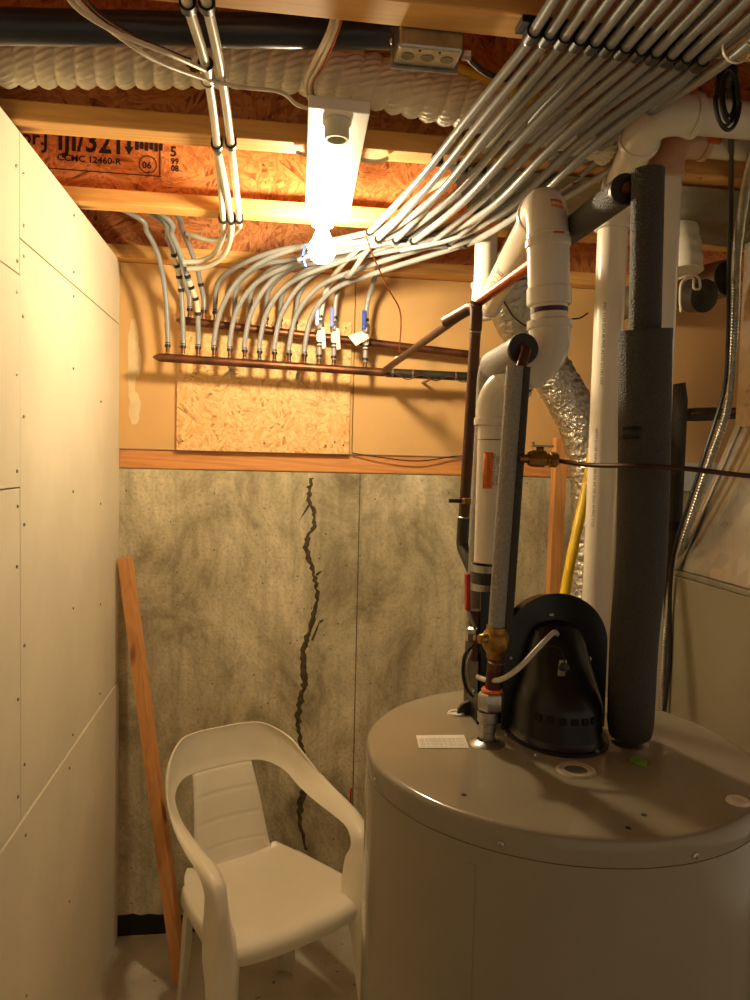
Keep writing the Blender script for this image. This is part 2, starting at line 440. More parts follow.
wtxt('or.', 20, 143, .05); wtxt('J', 43, 148, .05); wtxt('IJI/321', 57, 149, .078, .84); wtxt('CCMC 12460-R', 57, 160, .0225, 1.05)
wtxt('5', 170, 156, .035); wtxt('99', 171, 164, .022, .9); wtxt('08', 171, 171, .022, .9); wtxt('06', 142, 168, .024, 1)
c = at(148, 164.5, Y=wy)
MB().lathe([(.0205, 0), (.0205, .0006), (.0225, .0006), (.0225, 0)], c, (0, -1, 0), 28, True).build('stamp_ring', 'ink', j)
mb = MB()
for (x0, y0, x1, y1) in ((45, 168, 161, 176), (160, 138, 160, 176)):
    a, b = at(x0, y0, Y=wy), at(x1, y1, Y=wy)
    mb.box((min(a.x, b.x)-.001, wy-.0004, min(a.z, b.z) if abs(a.x-b.x) < .03 else a.z-.001), (max(a.x, b.x)+.001, wy, max(a.z, b.z)+.001 if abs(a.x-b.x) < .03 else a.z+.001))
mb.build('stamp_frame', 'ink', j)
mb = MB(); a = at(129, 155, Y=wy)
mb.prism([a, a+V((.012, 0, .022)), a+V((.005, 0, .02)), a+V((.004, 0, .08)), a+V((-.004, 0, .08)), a+V((-.005, 0, .02)), a+V((-.012, 0, .022))], (0, .0004, 0))
a = at(135, 150, Y=wy)
for k in range(6): mb.box((a.x+.012*k, wy-.0004, a.z+.004*(k % 2)), (a.x+.012*k+.009, wy, a.z+.022))
mb.build('stamp_mark', 'ink', j)

# strand board backing panel
x0 = at(177, 400, Y=YB-.02).x; x1 = at(350, 400, Y=YB-.02).x
z0 = at(177, 447, Y=YB-.02).z; z1 = at(260, 318, Y=YB-.02).z
pb = MB().box((x0, YB-.026, z0-.01), (x1, YB-.012, z1)).build('backing_board', 'osb', bevel=.001)
tag(pb, 'square of strand board screwed to the tan upper wall behind the copper manifolds', 'board')
for (x, z) in ((x0+.02, z0+.02), (x1-.02, z0+.02), (x0+.02, z1-.02), (x1-.02, z1-.02), ((x0+x1)/2, z0+.02), (x1-.05, z0+.03), (x1-.08, z0+.018)):
    screw(pb, (x, YB-.0262, z), (0, -1, 0), .003, 'screw', 'iron')

# ------------------------------------------------------------------ manifolds
YL, YU = 2.44, 2.50
def manifold(name, pts, Y, stubs, label, r=.0135):
    t = thing(name, at(*pts[0], Y=Y), label, 'pipe')
    a, b = at(*pts[0], Y=Y), at(*pts[1], Y=Y)
    ax = (b-a).normalized()
    n = 6
    MB().tube([a, a+ax*.012, a+ax*.02]+[seg(a+ax*.03, b, k/n) for k in range(n+1)], [.003, r*.7, r*.96]+[r]*(n+1), 18).build('header_pipe', 'copper', t)
    tops = []
    for px in stubs:
        f = (px-pts[0][0])/(pts[1][0]-pts[0][0]); y = pts[0][1]+(pts[1][1]-pts[0][1])*f
        c = at(px, y, Y=Y); tp = c+V((0, 0, .034)); tops.append(tp)
        MB().tube([c+V((0, 0, .008)), tp], .0062, 12).build('stub', 'copper', t)
        ring(t, 'solder_ring', 'solder', c+V((0, 0, .0155)), (0, 0, 1), .0078, .004, 16)
    for f in (.32, .62):
        c = seg(a, b, f); MB().obox(c+V((0, (YB-.024-Y)/2, -.012)), (.006, 0, 0), (0, (YB-.024-Y)/2, 0), (0, 0, .0015)).obox(c+V((0, YB-.028-Y, -.022)), (.006, 0, 0), (0, .002, 0), (0, 0, .008)).build('bracket', 'steel', t)
    return t, tops
low_px = [167.6, 183, 198, 214, 229.6, 244.5, 259.4, 274.3, 289, 304.5, 319, 333.5, 365]
up_px = [189.4, 203.6, 215, 234.5, 249.5, 266, 280, 295]
mL, topL = manifold('copper_manifold', [(153, 357), (385, 372.5)], YL, low_px, 'long brown copper manifold pipe with a row of stubs, lower and longer of the two')
mU, topU = manifold('copper_manifold', [(176, 320), (474, 355)], YU, up_px, 'brown copper manifold pipe mounted above and behind the longer one, on the strand board')
# black continuation of the lower manifold
t = thing('black_header_pipe', at(385, 373, Y=YL), 'dark iron header pipe continuing right from the lower copper manifold', 'pipe')
a, b = at(340, 369.5, Y=YL), at(474, 377, Y=YL)
a = at(386, 372.6, Y=YL)
MB().tube([a, b], .0145, 16).build('pipe', 'iron', t)
for px in (392, 412, 455): ring(t, 'solder_ring', 'solder', seg(a, b, (px-386)/88), b-a, .0158, .006, 18)
c = seg(a, b, .5); MB().box(c+V((-.006, -.005, -.016)), (c.x+.006, YB-.011, c.z-.012)).build('bracket', 'steel', t)
w = [seg(a, b, f)+V((0, -.017, .008*math.sin(f*20)-.012)) for f in [k/20 for k in range(21)]]
o = MB().tube(spline(w, 3), .002, 6).build('bonding_wire', 'copper', t)

# ------------------------------------------------------------------ grey tubing
RT = .0079
def crimp(t, path, f, mat='blackp', r=RT*1.25, h=.011, name='crimp_ring'):
    i = max(1, min(len(path)-2, int(f*(len(path)-1)))); ring(t, name, mat, path[i], path[i+1]-path[i-1], r, h, 16)
def tubing(name, mat, pts, label, group=None, crimps=(), r=RT, n=7, base=True):
    p = spline(pts, n)
    t = thing(name, p[0], label, 'tube', group)
    MB().tube(p, r, 12).build('tubing', mat, t)
    if base:
        ring(t, 'crimp_ring', 'blackp', p[0]+V((0, 0, .004)), (0, 0, 1), RT*1.2, .009, 16)
        ring(t, 'print_band', 'darkred', p[0]+V((0, 0, .013)), (0, 0, 1), RT*1.06, .004, 16)
    for f in crimps: crimp(t, p, f)
    return t, p
ordw = ['first', 'second', 'third', 'fourth', 'fifth', 'sixth', 'seventh', 'eighth', 'ninth', 'tenth', 'eleventh', 'twelfth', 'thirteenth']
# rack positions
def rack(k): return at(533+15.2*k, 33+2.6*k, Z=2.262)
def clip2(k):
    p = at(370+8.6*k, 231+1.0*k, Z=2.262-.0*(k % 2)); p.z = 2.262-(.017 if k % 2 else 0); p.y = 2.04; return p
def run(s, k, dz=0., side=0.):
    """stub top -> behind the bulb -> strap under joist -> rack -> towards the viewer"""
    c2 = clip2(k); d = c2.x-s.x; q = V((0, 0, 0))
    P = [s, s+V((.0, 0, .035)), s+V((.05*d, -.012, .13)), s+V((.2*d, -.06, .222+dz*.5)), s+V((.48*d, -.17, .272+dz))]
    P[3].z = min(P[3].z, 2.235); P[4].z = min(P[4].z, 2.285+dz)
    if s.y > 2.47:
        P[2] = s+V((.03*d, -.03, .10)); P[3] = s+V((.2*d, -.13, 0)); P[3].z = 2.24; P[4] = s+V((.48*d, -.24, 0)); P[4].z = 2.275+dz
    c1 = rack(k)
    mid = seg(c2, c1, .45); mid.z = 2.245-.012*(k % 3)-.0025*k; mid.x -= .004*k
    mid2 = seg(c2, c1, .75); mid2.z = 2.252-.008*(k % 3)-.0015*k; mid2.x -= .004*k
    P += [c2+V((-.02, .03, 0)), c2, mid, mid2, c1+V((0, .04, -.001)), c1, c1+V((0, -.25, 0)), c1+V((0, -.6, 0))]
    return P
order = [('L', 3), ('U', 2), ('L', 4), ('U', 3), ('L', 5), ('U', 4), ('L', 6), ('U', 5), ('L', 7), ('U', 6), ('L', 8), ('L', 9)]
for k, (w, i) in enumerate(order):
    s = (topL if w == 'L' else topU)[i]
    lab = 'grey heating tube on the %s stub from the left of the %s copper manifold' % (ordw[i], 'lower' if w == 'L' else 'upper')
    tubing('heating_tube', 'pex', run(s, k, dz=-.012*(k % 4), side=0), lab, 'grey heating tubes on the manifolds')
# top of U7
s = topU[7]
tubing('heating_tube', 'pex', [s, s+V((.003, 0, .04)), s+V((.02, -.02, .11)), s+V((.1, -.08, .19)), s+V((.24, -.16, .21)), at(372, 243, Y=2.2), at(440, 228, Y=2.0), at(505, 190, Y=1.75), at(560, 150, Y=1.5)],
       'grey plastic heating tube on the rightmost stub of the upper copper manifold', 'grey heating tubes on the manifolds')
# valves tubes
def valve(s, label, tube_pts, mat, tag_paper=False):
    p = spline([s]+tube_pts, 7)
    t = thing('valved_tube', s, label, 'tube'); ax = V((0, 0, 1))
    MB().tube([s-V((0, 0, .004)), s+ax*.04], RT, 12).build('lower_tubing', 'pex', t)
    ring(t, 'crimp_ring', 'blackp', s+ax*.004, ax, RT*1.2, .009, 16)
    ring(t, 'print_band', 'darkred', s+ax*.035, ax, RT*1.12, .006, 16)
    MB().lathe([(0, .04), (.0085, .04), (.0085, .052), (.011, .054), (.011, .075), (.0085, .078), (.0085, .09), (0, .09)], s, ax, 16).build('coupling', 'white', t)
    ring(t, 'crimp_ring', 'blackp', s+ax*.046, ax, RT*1.3, .007, 16)
    v = MB().lathe([(0, .085), (.011, .085), (.014, .09), (.014, .112), (.011, .118), (0, .118)], s, ax, 8).build('valve_body', 'steel', t)
    c = s+ax*.105+V((-.004, -.018, 0))
    h = MB().obox(c+V((0, .005, 0)), (.0035, 0, 0), (0, .008, 0), (0, 0, .0035)).obox(c+V((-.006, -.003, .022)), (.0065, 0, 0), (0, .0018, 0), (0, 0, .03)).build('lever', 'blue', t, bevel=.0012)
    top = s+ax*.118; q = [top]+tube_pts; q = spline(q, 7)
    MB().tube(q, RT, 12).build('tubing', mat, t)
    ring(t, 'crimp_ring', 'blackp', top+ax*.012, ax, RT*1.25, .01, 16); ring(t, 'print_band', 'darkred', top+ax*.05, ax, RT*1.08, .005, 16)
    if tag_paper:
        MB().prism([at(348, 336, Y=2.41), at(362, 331, Y=2.41), at(369, 338, Y=2.41), at(356, 346, Y=2.41), ], (0, .0006, 0)).build('paper_tag', 'paper', t)
    else:
        a = s+ax*.06+V((.008, -.014, 0)); MB().prism([a+V((-.004, 0, .035)), a+V((.007, 0, .033)), a+V((.012, 0, -.03)), a+V((0, 0, -.034))], (0, .0006, 0)).build('paper_tag', 'paper', t)
    return t
s = topL[10]
valve(s, 'white plastic tube with blue lever valve, leftmost valve on the lower copper manifold', [s+V((.012, -.005, .19)), s+V((.03, -.03, .24)), at(345, 262, Y=2.25), at(365, 243, Y=2.12), at(385, 228, Y=2.0), at(420, 195, Y=1.85), at(470, 165, Y=1.62), at(530, 90, Y=1.3), at(545, 60, Y=1.16)], 'pexw')
s = topL[11]
valve(s, 'grey tube with blue lever valve at the right edge of the strand board', [s+V((.003, -.005, .19)), s+V((.02, -.03, .26)), at(350, 275, Y=2.25), at(372, 245, Y=2.12), at(400, 232, Y=2.0), at(470, 190, Y=1.85), at(540, 150, Y=1.6), at(620, 85, Y=1.3)], 'pex')
s = topL[12]
valve(s, 'grey tube with blue lever valve and hanging paper tag, rightmost on the lower manifold', [s+V((.0, -.005, .17)), s+V((.01, -.02, .22)), at(382, 260, Y=2.3), at(400, 247, Y=2.2), at(440, 240, Y=2.1), at(500, 228, Y=1.95), at(560, 200, Y=1.7), at(620, 165, Y=1.45)], 'pex', True)
# lone blue lever behind the bulb
t = thing('shutoff_valve', at(304, 258, Y=2.15), 'small shutoff valve with blue butterfly handle just left of the glowing bulb', 'valve')
c = at(304, 258, Y=2.15)
MB().lathe([(0, -.02), (.009, -.02), (.012, -.008), (.012, .008), (.009, .02), (0, .02)], c, (1, 0, .45), 10).build('body', 'steel', t)
MB().obox(c+V((-.002, -.018, .012)), (.004, 0, 0), (0, .003, 0), (.004, 0, .018)).obox(c+V((.0, -.018, -.014)), (.004, 0, .0), (0, .003, 0), (-.005, 0, .015)).obox(c+V((0, -.01, 0)), (.003, 0, 0), (0, .01, 0), (0, 0, .003)).build('handle', 'blue', t, bevel=.001)

# two thick tubes sweeping in front, tied together
for k, (ox, oy, lab) in enumerate(((0, 0, 'upper of the two bundled grey tubes sweeping across the front to the top right corner'), (6, 13, 'lower of the two bundled grey tubes sweeping across the front to the top right corner'))):
    pts = [at(395+ox, 246+oy*.3, Y=2.10), at(450+ox, 232+oy*.4, Y=1.95), at(510+ox, 200+oy*.5, Y=1.75), at(560+ox, 164+oy*.6, Y=1.55), at(610+ox, 128+oy*.7, Y=1.4), at(660+ox, 92+oy*.8, Y=1.25), at(710+ox, 56+oy, Y=1.1), at(750+ox, 24+oy, Y=1.0), at(800+ox, -30+oy, Y=.9)]
    tubing('bundled_tube', 'pex', pts, lab, base=False)
zt = thing('cable_tie', at(737, 48, Y=1.03), 'pale cable tie wrapped round the two bundled tubes at the top right', 'cable tie')
a = at(737, 47, Y=1.03); ax = at(750, 30, Y=1.0)-at(710, 62, Y=1.1)
MB().lathe([(.021, -.002), (.0225, -.002), (.0225, .002), (.021, .002)], a, ax, 24, True).build('strap', 'romex', zt)
MB().tube(spline([a+V((0, -.02, -.005)), a+V((.02, -.03, -.02)), a+V((.05, -.03, -.03))], 5), .0012, 6).build('tail', 'romex', zt)
# extra mid-layer tubes
extra = [((410, 238, 2.05), (455, 200, 1.8), (500, 158, 1.58), (545, 105, 1.35), (590, 55, 1.14), 'grey tube lying beneath the left side of the ceiling bundle'),
         ((430, 243, 2.05), (500, 205, 1.8), (545, 165, 1.58), (600, 112, 1.35), (655, 62, 1.14), 'grey tube lying beneath the middle of the ceiling bundle'),
         ((450, 248, 2.05), (520, 217, 1.85), (575, 180, 1.62), (630, 128, 1.38), (690, 75, 1.15), 'grey tube lying beneath the right side of the ceiling bundle')]
for e in extra:
    pts = [at(x, y, Y=Y-.0) for x, y, Y in e[:5]]
    pts.append(pts[-1]+V((.0, -.5, .01)))
    tubing('under_tube', 'pex', pts, e[5], base=False)
    ring(bpy.data.objects[[o.name for o in C.objects if o.name.startswith('under_tube')][-1]], 'print_band', 'darkred', pts[2], pts[3]-pts[1], RT*1.08, .012, 16)

# clip racks
rk = thing('tube_rack', rack(0), 'long black clip rack holding the row of grey tubes beneath the nearest joist', 'clip rack')
a, b = rack(0)-V((.02, 0, 0)), rack(11)+V((.02, 0, 0))
MB().box((a.x, a.y-.012, 2.270), (b.x, a.y+.022, 2.2795)).build('rail', 'blackp', rk, bevel=.001)
for k in range(12):
    c = rack(k)+V((0, .004, 0))
    MB().lathe([(RT+.0004, -.010), (RT+.0035, -.010), (RT+.0035, .010), (RT+.0004, .010)], c, (0, 1, 0), 16, True).build('clip', 'blackp', rk)
rk = thing('tube_strap', clip2(0), 'thin black strap of clips holding grey tubes beneath the farthest joist, right of the bulb', 'clip rack')
for k in range(12):
    c = clip2(k); MB().lathe([(RT+.0004, -.006), (RT+.003, -.006), (RT+.003, .006), (RT+.0004, .006)], c, (rack(k)-c), 16, True).build('clip', 'blackp', rk)
for (px, py) in ((437, 160), (462, 168), (480, 170)):
    c = at(px, py, Z=2.268); t = MB().box(c-V((.012, .010, .010)), c+V((.012, .010, .011))).build('tube_clip', 'blackp', bevel=.002)
    tag(t, 'small black tube clip under the middle joist, %s of three' % {437: 'leftmost', 462: 'middle', 480: 'rightmost'}[px], 'clip', 'black clips under the middle joist')

# left tubes going up between the joists
def up(s, mids, lab, crimps=()):
    return tubing('riser_tube', 'pex', [s, s+V((0, 0, .04))]+mids, lab, 'grey tubes rising at the left end of the manifolds', crimps, base=True)
up(topL[0], [at(165, 290, Y=2.42), at(158, 255, Y=2.38), at(147, 232, Y=2.33), at(130, 213, Y=2.28), V((-.75, 2.22, 2.44)), V((-1.0, 2.2, 2.46))], 'leftmost grey tube on the lower copper manifold, curving up left behind the joist')
t, p = up(topL[1], [at(181, 290, Y=2.42), at(176, 262, Y=2.38), at(168, 238, Y=2.33), at(155, 216, Y=2.28), V((-.62, 2.24, 2.46)), V((-.95, 2.24, 2.49))], 'second grey tube from the left on the lower manifold, with white crimped fittings')
for f in (.30, .36, .42, .48): crimp(t, p, f)
MB().tube(p[int(.29*(len(p)-1)):int(.49*(len(p)-1))], RT*1.1, 12).build('fitting', 'pexw', t)
t, p = up(topL[2], [at(197, 305, Y=2.42), at(190, 284, Y=2.38), at(181, 256, Y=2.33), at(172, 235, Y=2.28), at(162, 214, Y=2.22), V((-.6, 2.17, 2.47)), V((-.95, 2.17, 2.5))], 'third grey tube from the left on the lower manifold, with white crimped fittings')
for f in (.22, .3, .36, .42): crimp(t, p, f)
MB().tube(p[int(.22*(len(p)-1)):int(.42*(len(p)-1))], RT*1.1, 12).build('fitting', 'pexw', t)
t, p = up(topU[0], [at(187, 290, Y=2.49), at(181, 268, Y=2.46), at(172, 240, Y=2.42), at(160, 218, Y=2.38), V((-.55, 2.33, 2.45)), V((-.9, 2.3, 2.47))], 'leftmost grey tube on the upper copper manifold')
t, p = up(topU[1], [at(202, 290, Y=2.49), at(197, 268, Y=2.46), at(190, 248, Y=2.42), at(182, 230, Y=2.36), at(176, 214, Y=2.3), V((-.4, 2.25, 2.44)), V((-.8, 2.25, 2.47))], 'second grey tube from the left on the upper manifold')
for f in (.3, .42): crimp(t, p, f)
# three white tubes under the joists
def wt(pts, lab): return tubing('white_tube', 'pexw', pts, lab, 'white tubes crossing under the joists', base=False, n=8)
zt_ = 2.268
wt([at(170, -60, Z=zt_), at(188, 5, Z=zt_), at(207, 72, Z=zt_), at(217, 145, Z=zt_), at(223, 219, Z=zt_), at(222, 238, Y=2.2), at(214, 254, Y=2.28), at(200, 261, Y=2.32), at(184, 262, Y=2.34)], 'white tube crossing under the joists, leftmost of the three, with a brass coupling')
wt([at(192, -60, Z=zt_), at(207, 5, Z=zt_), at(221, 72, Z=zt_), at(231, 145, Z=zt_), at(239, 219, Z=zt_), at(238, 228, Y=2.16), at(228, 237, Y=2.25), at(210, 240, Y=2.32), at(187, 234, Y=2.36)], 'white tube crossing under the joists, rightmost of the three')
wt([at(218, 152, Z=2.262), at(224, 180, Z=2.262), at(231, 219, Z=zt_), at(230, 240, Y=2.15), at(222, 257, Y=2.24), at(206, 267, Y=2.30), at(188, 269, Y=2.33)], 'short white tube emerging between the other two, middle of the three')
for (pts, lab) in (([(188, 5), (207, 5)], 'black pipe clips holding two white tubes beneath the nearest joist'), ([(217, 145), (231, 144)], 'black pipe clips holding two white tubes beneath the middle joist'), ([(223, 219), (231, 220), (239, 219)], 'black pipe clips holding three white tubes beneath the farthest joist')):
    t = thing('pipe_clip_set', at(*pts[0], Z=2.275), lab, 'clip')
    for p in pts:
        c = at(*p, Z=zt_); MB().lathe([(RT+.0004, -.007), (RT+.004, -.007), (RT+.004, .007), (RT+.0004, .007)], c, (0, 1, 0), 16, True).build('clip', 'blackp', t)
        MB().box(c+V((-.011, -.006, .006)), c+V((.011, .006, .0115))).build('clip_foot', 'blackp', t)
t = thing('ground_clamp', at(207, 72, Z=zt_), 'brass and steel coupling clamped on the left white tube in front of the white duct', 'clamp')
c = at(207, 72, Z=zt_); ax = V((0, 1, 0))
ring(t, 'coupling', 'pexw', c, ax, .0115, .05); ring(t, 'collar', 'blackp', c+ax*.026, ax, .0125, .006); ring(t, 'collar', 'blackp', c-ax*.026, ax, .0125, .006)
MB().obox(c+V((-.02, .01, .006)), (.008, 0, .002), (0, .005, 0), (-.002, 0, .006)).obox(c+V((-.03, .01, .016)), (.004, 0, 0), (0, .004, 0), (0, 0, .008)).build('clamp_body', 'brass', t, bevel=.001)

# ------------------------------------------------------------------ duct, pipes in the bay
def flex(name, pts, r, label, cat, mat='vinyl', pitch=.034, n=24):
    p = spline(pts, n); q = [p[0]]
    for a, b in zip(p, p[1:]):
        m = max(1, int((b-a).length/.0028))
        q += [a.lerp(b, (k+1)/m) for k in range(m)]
    def fn(L, a):
        ph = (L/pitch+a/(2*math.pi)) % 1.0
        rid = .07*(1-abs(2*ph-1))-.05-.07*(1-min(1, min(ph, 1-ph)*8))
        wr = .15*(abs(((a*22/6.2832+ph*1.3) % 1)-.5)*2-.5)*math.sin(math.pi*ph)
        return 1+rid+wr
    o = MB().tube(q, r, 136, fn=fn).build(name, mat, sharp=80); return tag(o, label, cat)
flex('vent_duct', [at(-160, 50, Y=1.46), at(0, 58, Y=1.46), at(150, 60, Y=1.46), at(250, 61, Y=1.46), at(330, 72, Y=1.46), at(380, 83, Y=1.46), at(430, 95, Y=1.46), at(500, 110, Y=1.46), at(560, 124, Y=1.465), at(612, 141, Y=1.47)], .0455,
     'white pleated flexible duct running across between the two nearest joists', 'duct')
a, b = at(-160, 24, Y=1.20), at(400, 33, Y=1.24)
o = MB().tube([a, b], .0245, 24).build('drain_pipe', 'abs'); tag(o, 'dark navy plastic pipe running above and in front of the white flexible duct', 'pipe')
o = MB().tube(spline([at(330, 38, Y=1.47), at(395, 52, Y=1.46), at(450, 68, Y=1.44), at(500, 86, Y=1.42), at(545, 106, Y=1.38)], 10), .012, 16).build('gas_tube', 'yellow'); tag(o, 'yellow gas tube lying above the white duct, right of the metal junction box', 'tube')

# thin cables, upper left
def cable(name, pts, r, mat, label, cat='cable', n=10):
    return tag(MB().tube(spline(pts, n), r, 8).build(name, mat), label, cat)
cable('thin_cable', [at(55, -30, Y=1.03), at(75, 6, Y=1.06), at(118, 33, Y=1.1), at(165, 52, Y=1.15), at(205, 70, Z=2.255)], .0035, 'romex', 'upper thin beige cable crossing from the top left to the clamped white tube')
cable('thin_cable', [at(60, -30, Y=1.05), at(84, 8, Y=1.08), at(130, 44, Y=1.12), at(160, 62, Y=1.18), at(206, 79, Z=2.258), at(240, 87, Y=1.30), at(280, 92, Y=1.34), at(296, 104, Y=1.36), at(307, 108, Y=1.375)], .0035, 'romex', 'lower thin beige cable running from top left to the lamp fixture')
cable('thin_cable', [at(78, -30, Y=1.07), at(92, 6, Y=1.10), at(132, 34, Y=1.14), at(170, 52, Y=1.18), at(190, 60, Z=2.26)], .0028, 'bronze', 'thin brown wire between the two beige cables at top left')
for k, (dx, lab, mt) in enumerate(((0, 'left white cable dropping from the nearest joist to the lamp fixture', 'romex'), (5, 'middle white cable dropping from the nearest joist to the lamp fixture', 'romex'), (9, 'right thin reddish wire dropping from the nearest joist to the lamp fixture', 'bright_copper'))):
    cable('lamp_cable', [at(334+dx, 14, Y=1.125), at(328+dx, 34, Y=1.15), at(314+dx*1.3, 62, Y=1.24), at(306+dx*.8, 82, Y=1.32), at(309+dx*.5, 98, Y=1.385)], .0042 if k < 2 else .002, mt, lab)
o = MB().tube([at(296, 152, Z=2.272), at(310, 157, Z=2.266), at(325, 158, Z=2.264)], .004, 8).build('cable_stub', 'romex')
tag(o, 'short white cable curve showing left of the lamp fixture under the middle joist', 'cable')
o = MB().tube(spline([at(352, 157, Z=2.266), at(368, 161, Z=2.262), at(380, 161, Z=2.266), at(388, 158, Z=2.274)], 6), .0045, 8).build('cable_stub', 'romex')
tag(o, 'short white cable curve showing right of the lamp fixture under the middle joist', 'cable')

# ------------------------------------------------------------------ lamp fixture
zf = 2.254
cn = [at(308, 107, Z=zf), at(370, 114, Z=zf), at(348, 223, Z=zf), at(305, 217, Z=zf)]
lf = thing('ceiling_lamp', (cn[0]+cn[2])/2, 'long white enamel strip fixture screwed under the joists with an empty socket', 'lamp fixture')
MB().prism(cn, (0, 0, .0215)).build('housing', 'fixture', lf, bevel=.002)
c = at(337, 121, Z=zf)
MB().lathe([(0, 0), (.026, 0), (.0265, -.004), (.0225, -.010), (.0225, -.030), (.0215, -.034), (.017, -.034), (.016, -.018), (0, -.018)], c, (0, 0, 1), 28).build('socket', 'socket', lf)
bc = at(322, 250, Z=2.165); bt = V((bc.x, bc.y, zf))
MB().lathe([(0, 0), (.030, 0), (.0305, -.004), (.028, -.010), (.028, -.028), (.026, -.031), (.018, -.031), (0, -.03)], bt, (0, 0, 1), 28).build('socket', 'socket', lf)
MB().box(at(322, 198, Z=zf)-V((.012, .004, .0006)), at(322, 198, Z=zf)+V((.012, .004, 0))).build('rating_label', 'paper', lf)
for p in ((316, 210), (345, 190)): screw(lf, at(*p, Z=zf), (0, 0, -1), .003)
lb = thing('light_bulb', bc, 'glowing round light bulb hanging from the far end of the white strip fixture', 'light bulb')
prof = [(0, -.034)]+[(.034*math.sin(a), -.034*math.cos(a)) for a in [math.pi*k/16 for k in range(1, 13)]]+[(.020, .036), (.0165, .044), (.0150, .048), (0, .048)]
MB().lathe(prof, bc, (0, 0, 1), 32).build('globe', 'bulb', lb)
MB().lathe([(0, .0485), (.0138, .0485), (.0138, .060), (0, .060)], bc, (0, 0, 1), 20).build('screw_cap', 'steel', lb)

# junction box
jb = thing('junction_box', at(427, 50, Y=1.2), 'galvanised electrical junction box with round knockouts, fixed behind the nearest joist', 'junction box')
p0, p1 = at(394, 56, Y=1.135), at(462, 60, Y=1.135); zl = p0.z; zh = 2.31
zl = min(at(394, 56, Y=1.135).z, at(462, 62, Y=1.135).z)
MB().box((p0.x+.004, 1.117, zl+.006), (p1.x-.003, 1.17, zh)).build('body', 'steel', jb, bevel=.004)
MB().box((p0.x, 1.17, zl), (p1.x+.003, 1.1725, zh)).build('cover_plate', 'steel', jb, bevel=.001)
for k in range(3):
    x = p0.x+.022+k*.030; MB().lathe([(.0085, 0), (.0095, .0006), (.0105, 0)], (x, 1.143, zl+.0058), (0, 0, -1), 24, True).lathe([(0, 0), (.0088, 0), (.0088, .0012), (0, .0012)], (x, 1.143, zl+.0062), (0, 0, -1), 24).build('knockout', 'galv_dull', jb)
for x in (p0.x+.037, p0.x+.067): MB().lathe([(0, 0), (.002, 0), (.002, .001), (0, .001)], (x, 1.125, zl+.006), (0, 0, -1), 10).build('screw_hole', 'dark_hole', jb)
ring(jb, 'connector', 'steel', (p1.x+.01, 1.15, zl+.02), (1, 0, 0), .008, .014)
screw(jb, (p0.x-.002, 1.15, zl+.03), (-1, 0, 0), .005)
cable('conduit_cable', [V((p1.x+.012, 1.15, zl+.02)), at(472, 62, Y=1.18), at(488, 74, Y=1.22), at(510, 80, Y=1.26), at(540, 78, Y=1.3), at(600, 82, Y=1.36)], .0045, 'iron', 'dark grey cable leaving the right end of the junction box')

# panning sheet under joists
pz = 2.272
mb = MB().prism([at(448, 165, Z=pz), at(470, 214, Z=pz), V((2.0, 2.12, pz)), V((2.0, 1.62, pz))], (0, 0, .002))
po = mb.build('duct_panning', 'galv_dull'); tag(po, 'dull sheet metal panning nailed under the joists behind the white pipes', 'sheet metal')
mb = MB().prism([at(479, 166, Z=pz-.002), at(483, 166, Z=pz-.002), at(506, 232, Z=pz-.002), at(502, 232, Z=pz-.002)], (0, 0, .002)).build('seam_strip', 'galv', po)
for p in ((600, 182), (700, 178), (700, 236), (560, 238)): screw(po, at(*p, Z=pz), (0, 0, -1), .004)

# ------------------------------------------------------------------ piping helpers
def hub(parent, c, ax, r, h=.022, mat='pvc', name='hub'):
    return MB().lathe([(r*.9, -h/2), (r*1.17, -h/2), (r*1.2, -h/2+.002), (r*1.2, h/2-.003), (r*1.15, h/2), (r*.9, h/2)], c, ax, 28).build(name, mat, parent)
def run_pipe(parent, pts, r, rad=.05, mat='pvc', fit=True, fmat=None, seg_=28, hubl=.024, k=1.13):
    path, arcs = fillet(pts, rad, 10)
    MB().tube(path, r, seg_).build('pipe', mat, parent)
    if fit:
        for arc, d1, d2 in arcs:
            e = MB().tube([arc[0]+d1*hubl]+arc+[arc[-1]+d2*hubl], r*k, seg_).build('elbow', fmat or mat, parent)
            for q, d in ((arc[0], d1), (arc[-1], d2)):
                MB().lathe([(r*1.02, 0), (r*k*1.07, 0), (r*k*1.09, .002), (r*k*1.09, .012), (r*k, .014)], q+d*(hubl-.013), d, seg_).build('hub', fmat or mat, e)
    return path, arcs

# P : heater vent
PR = .030
vp = thing('heater_vent_pipe', at(493, 640, Y=1.27), 'jogged white plastic vent pipe with purple primer rings rising from the black blower', 'pipe')
A0 = at(491, 562, Y=1.27); A = at(496, 397, Y=1.27); B = at(550, 352, Y=1.20); Cc = at(547, 200, Y=1.20); D = at(484, 312, Y=1.98); E = V((D.x, D.y, 2.266))
path, arcs = run_pipe(vp, [A0, A, B, Cc, D, E], PR, .05)
up_ = (Cc-B).normalized()
for py, mt, nm, h, r in ((297, 'pvc', 'coupling', .028, PR*1.21), (262, 'pvc', 'coupling', .09, PR*1.13), (236, 'pvc', 'coupling_rim', .006, PR*1.16), (311, 'purple', 'primer_ring', .010, PR*1.015), (334, 'purple', 'primer_ring', .007, PR*1.02)):
    c = at(550, py, Y=1.20); f = (c.z-B.z)/(Cc.z-B.z); ring(vp, nm, mt, seg(B, Cc, f), up_, r, h, 32)
d1 = (B-A).normalized(); ring(vp, 'primer_ring', 'purple', seg(A, B, .46), d1, PR*1.03, .008, 32)
c = at(493, 438, Y=1.27); ring(vp, 'primer_ring', 'purple', V((A.x+(A0.x-A.x)*.25, 1.27, at(493, 440, Y=1.27).z)), (0, 0, 1), PR*1.01, .004, 32)
pa = seg(A0, A, .48); pb_ = seg(A0, A, .70)
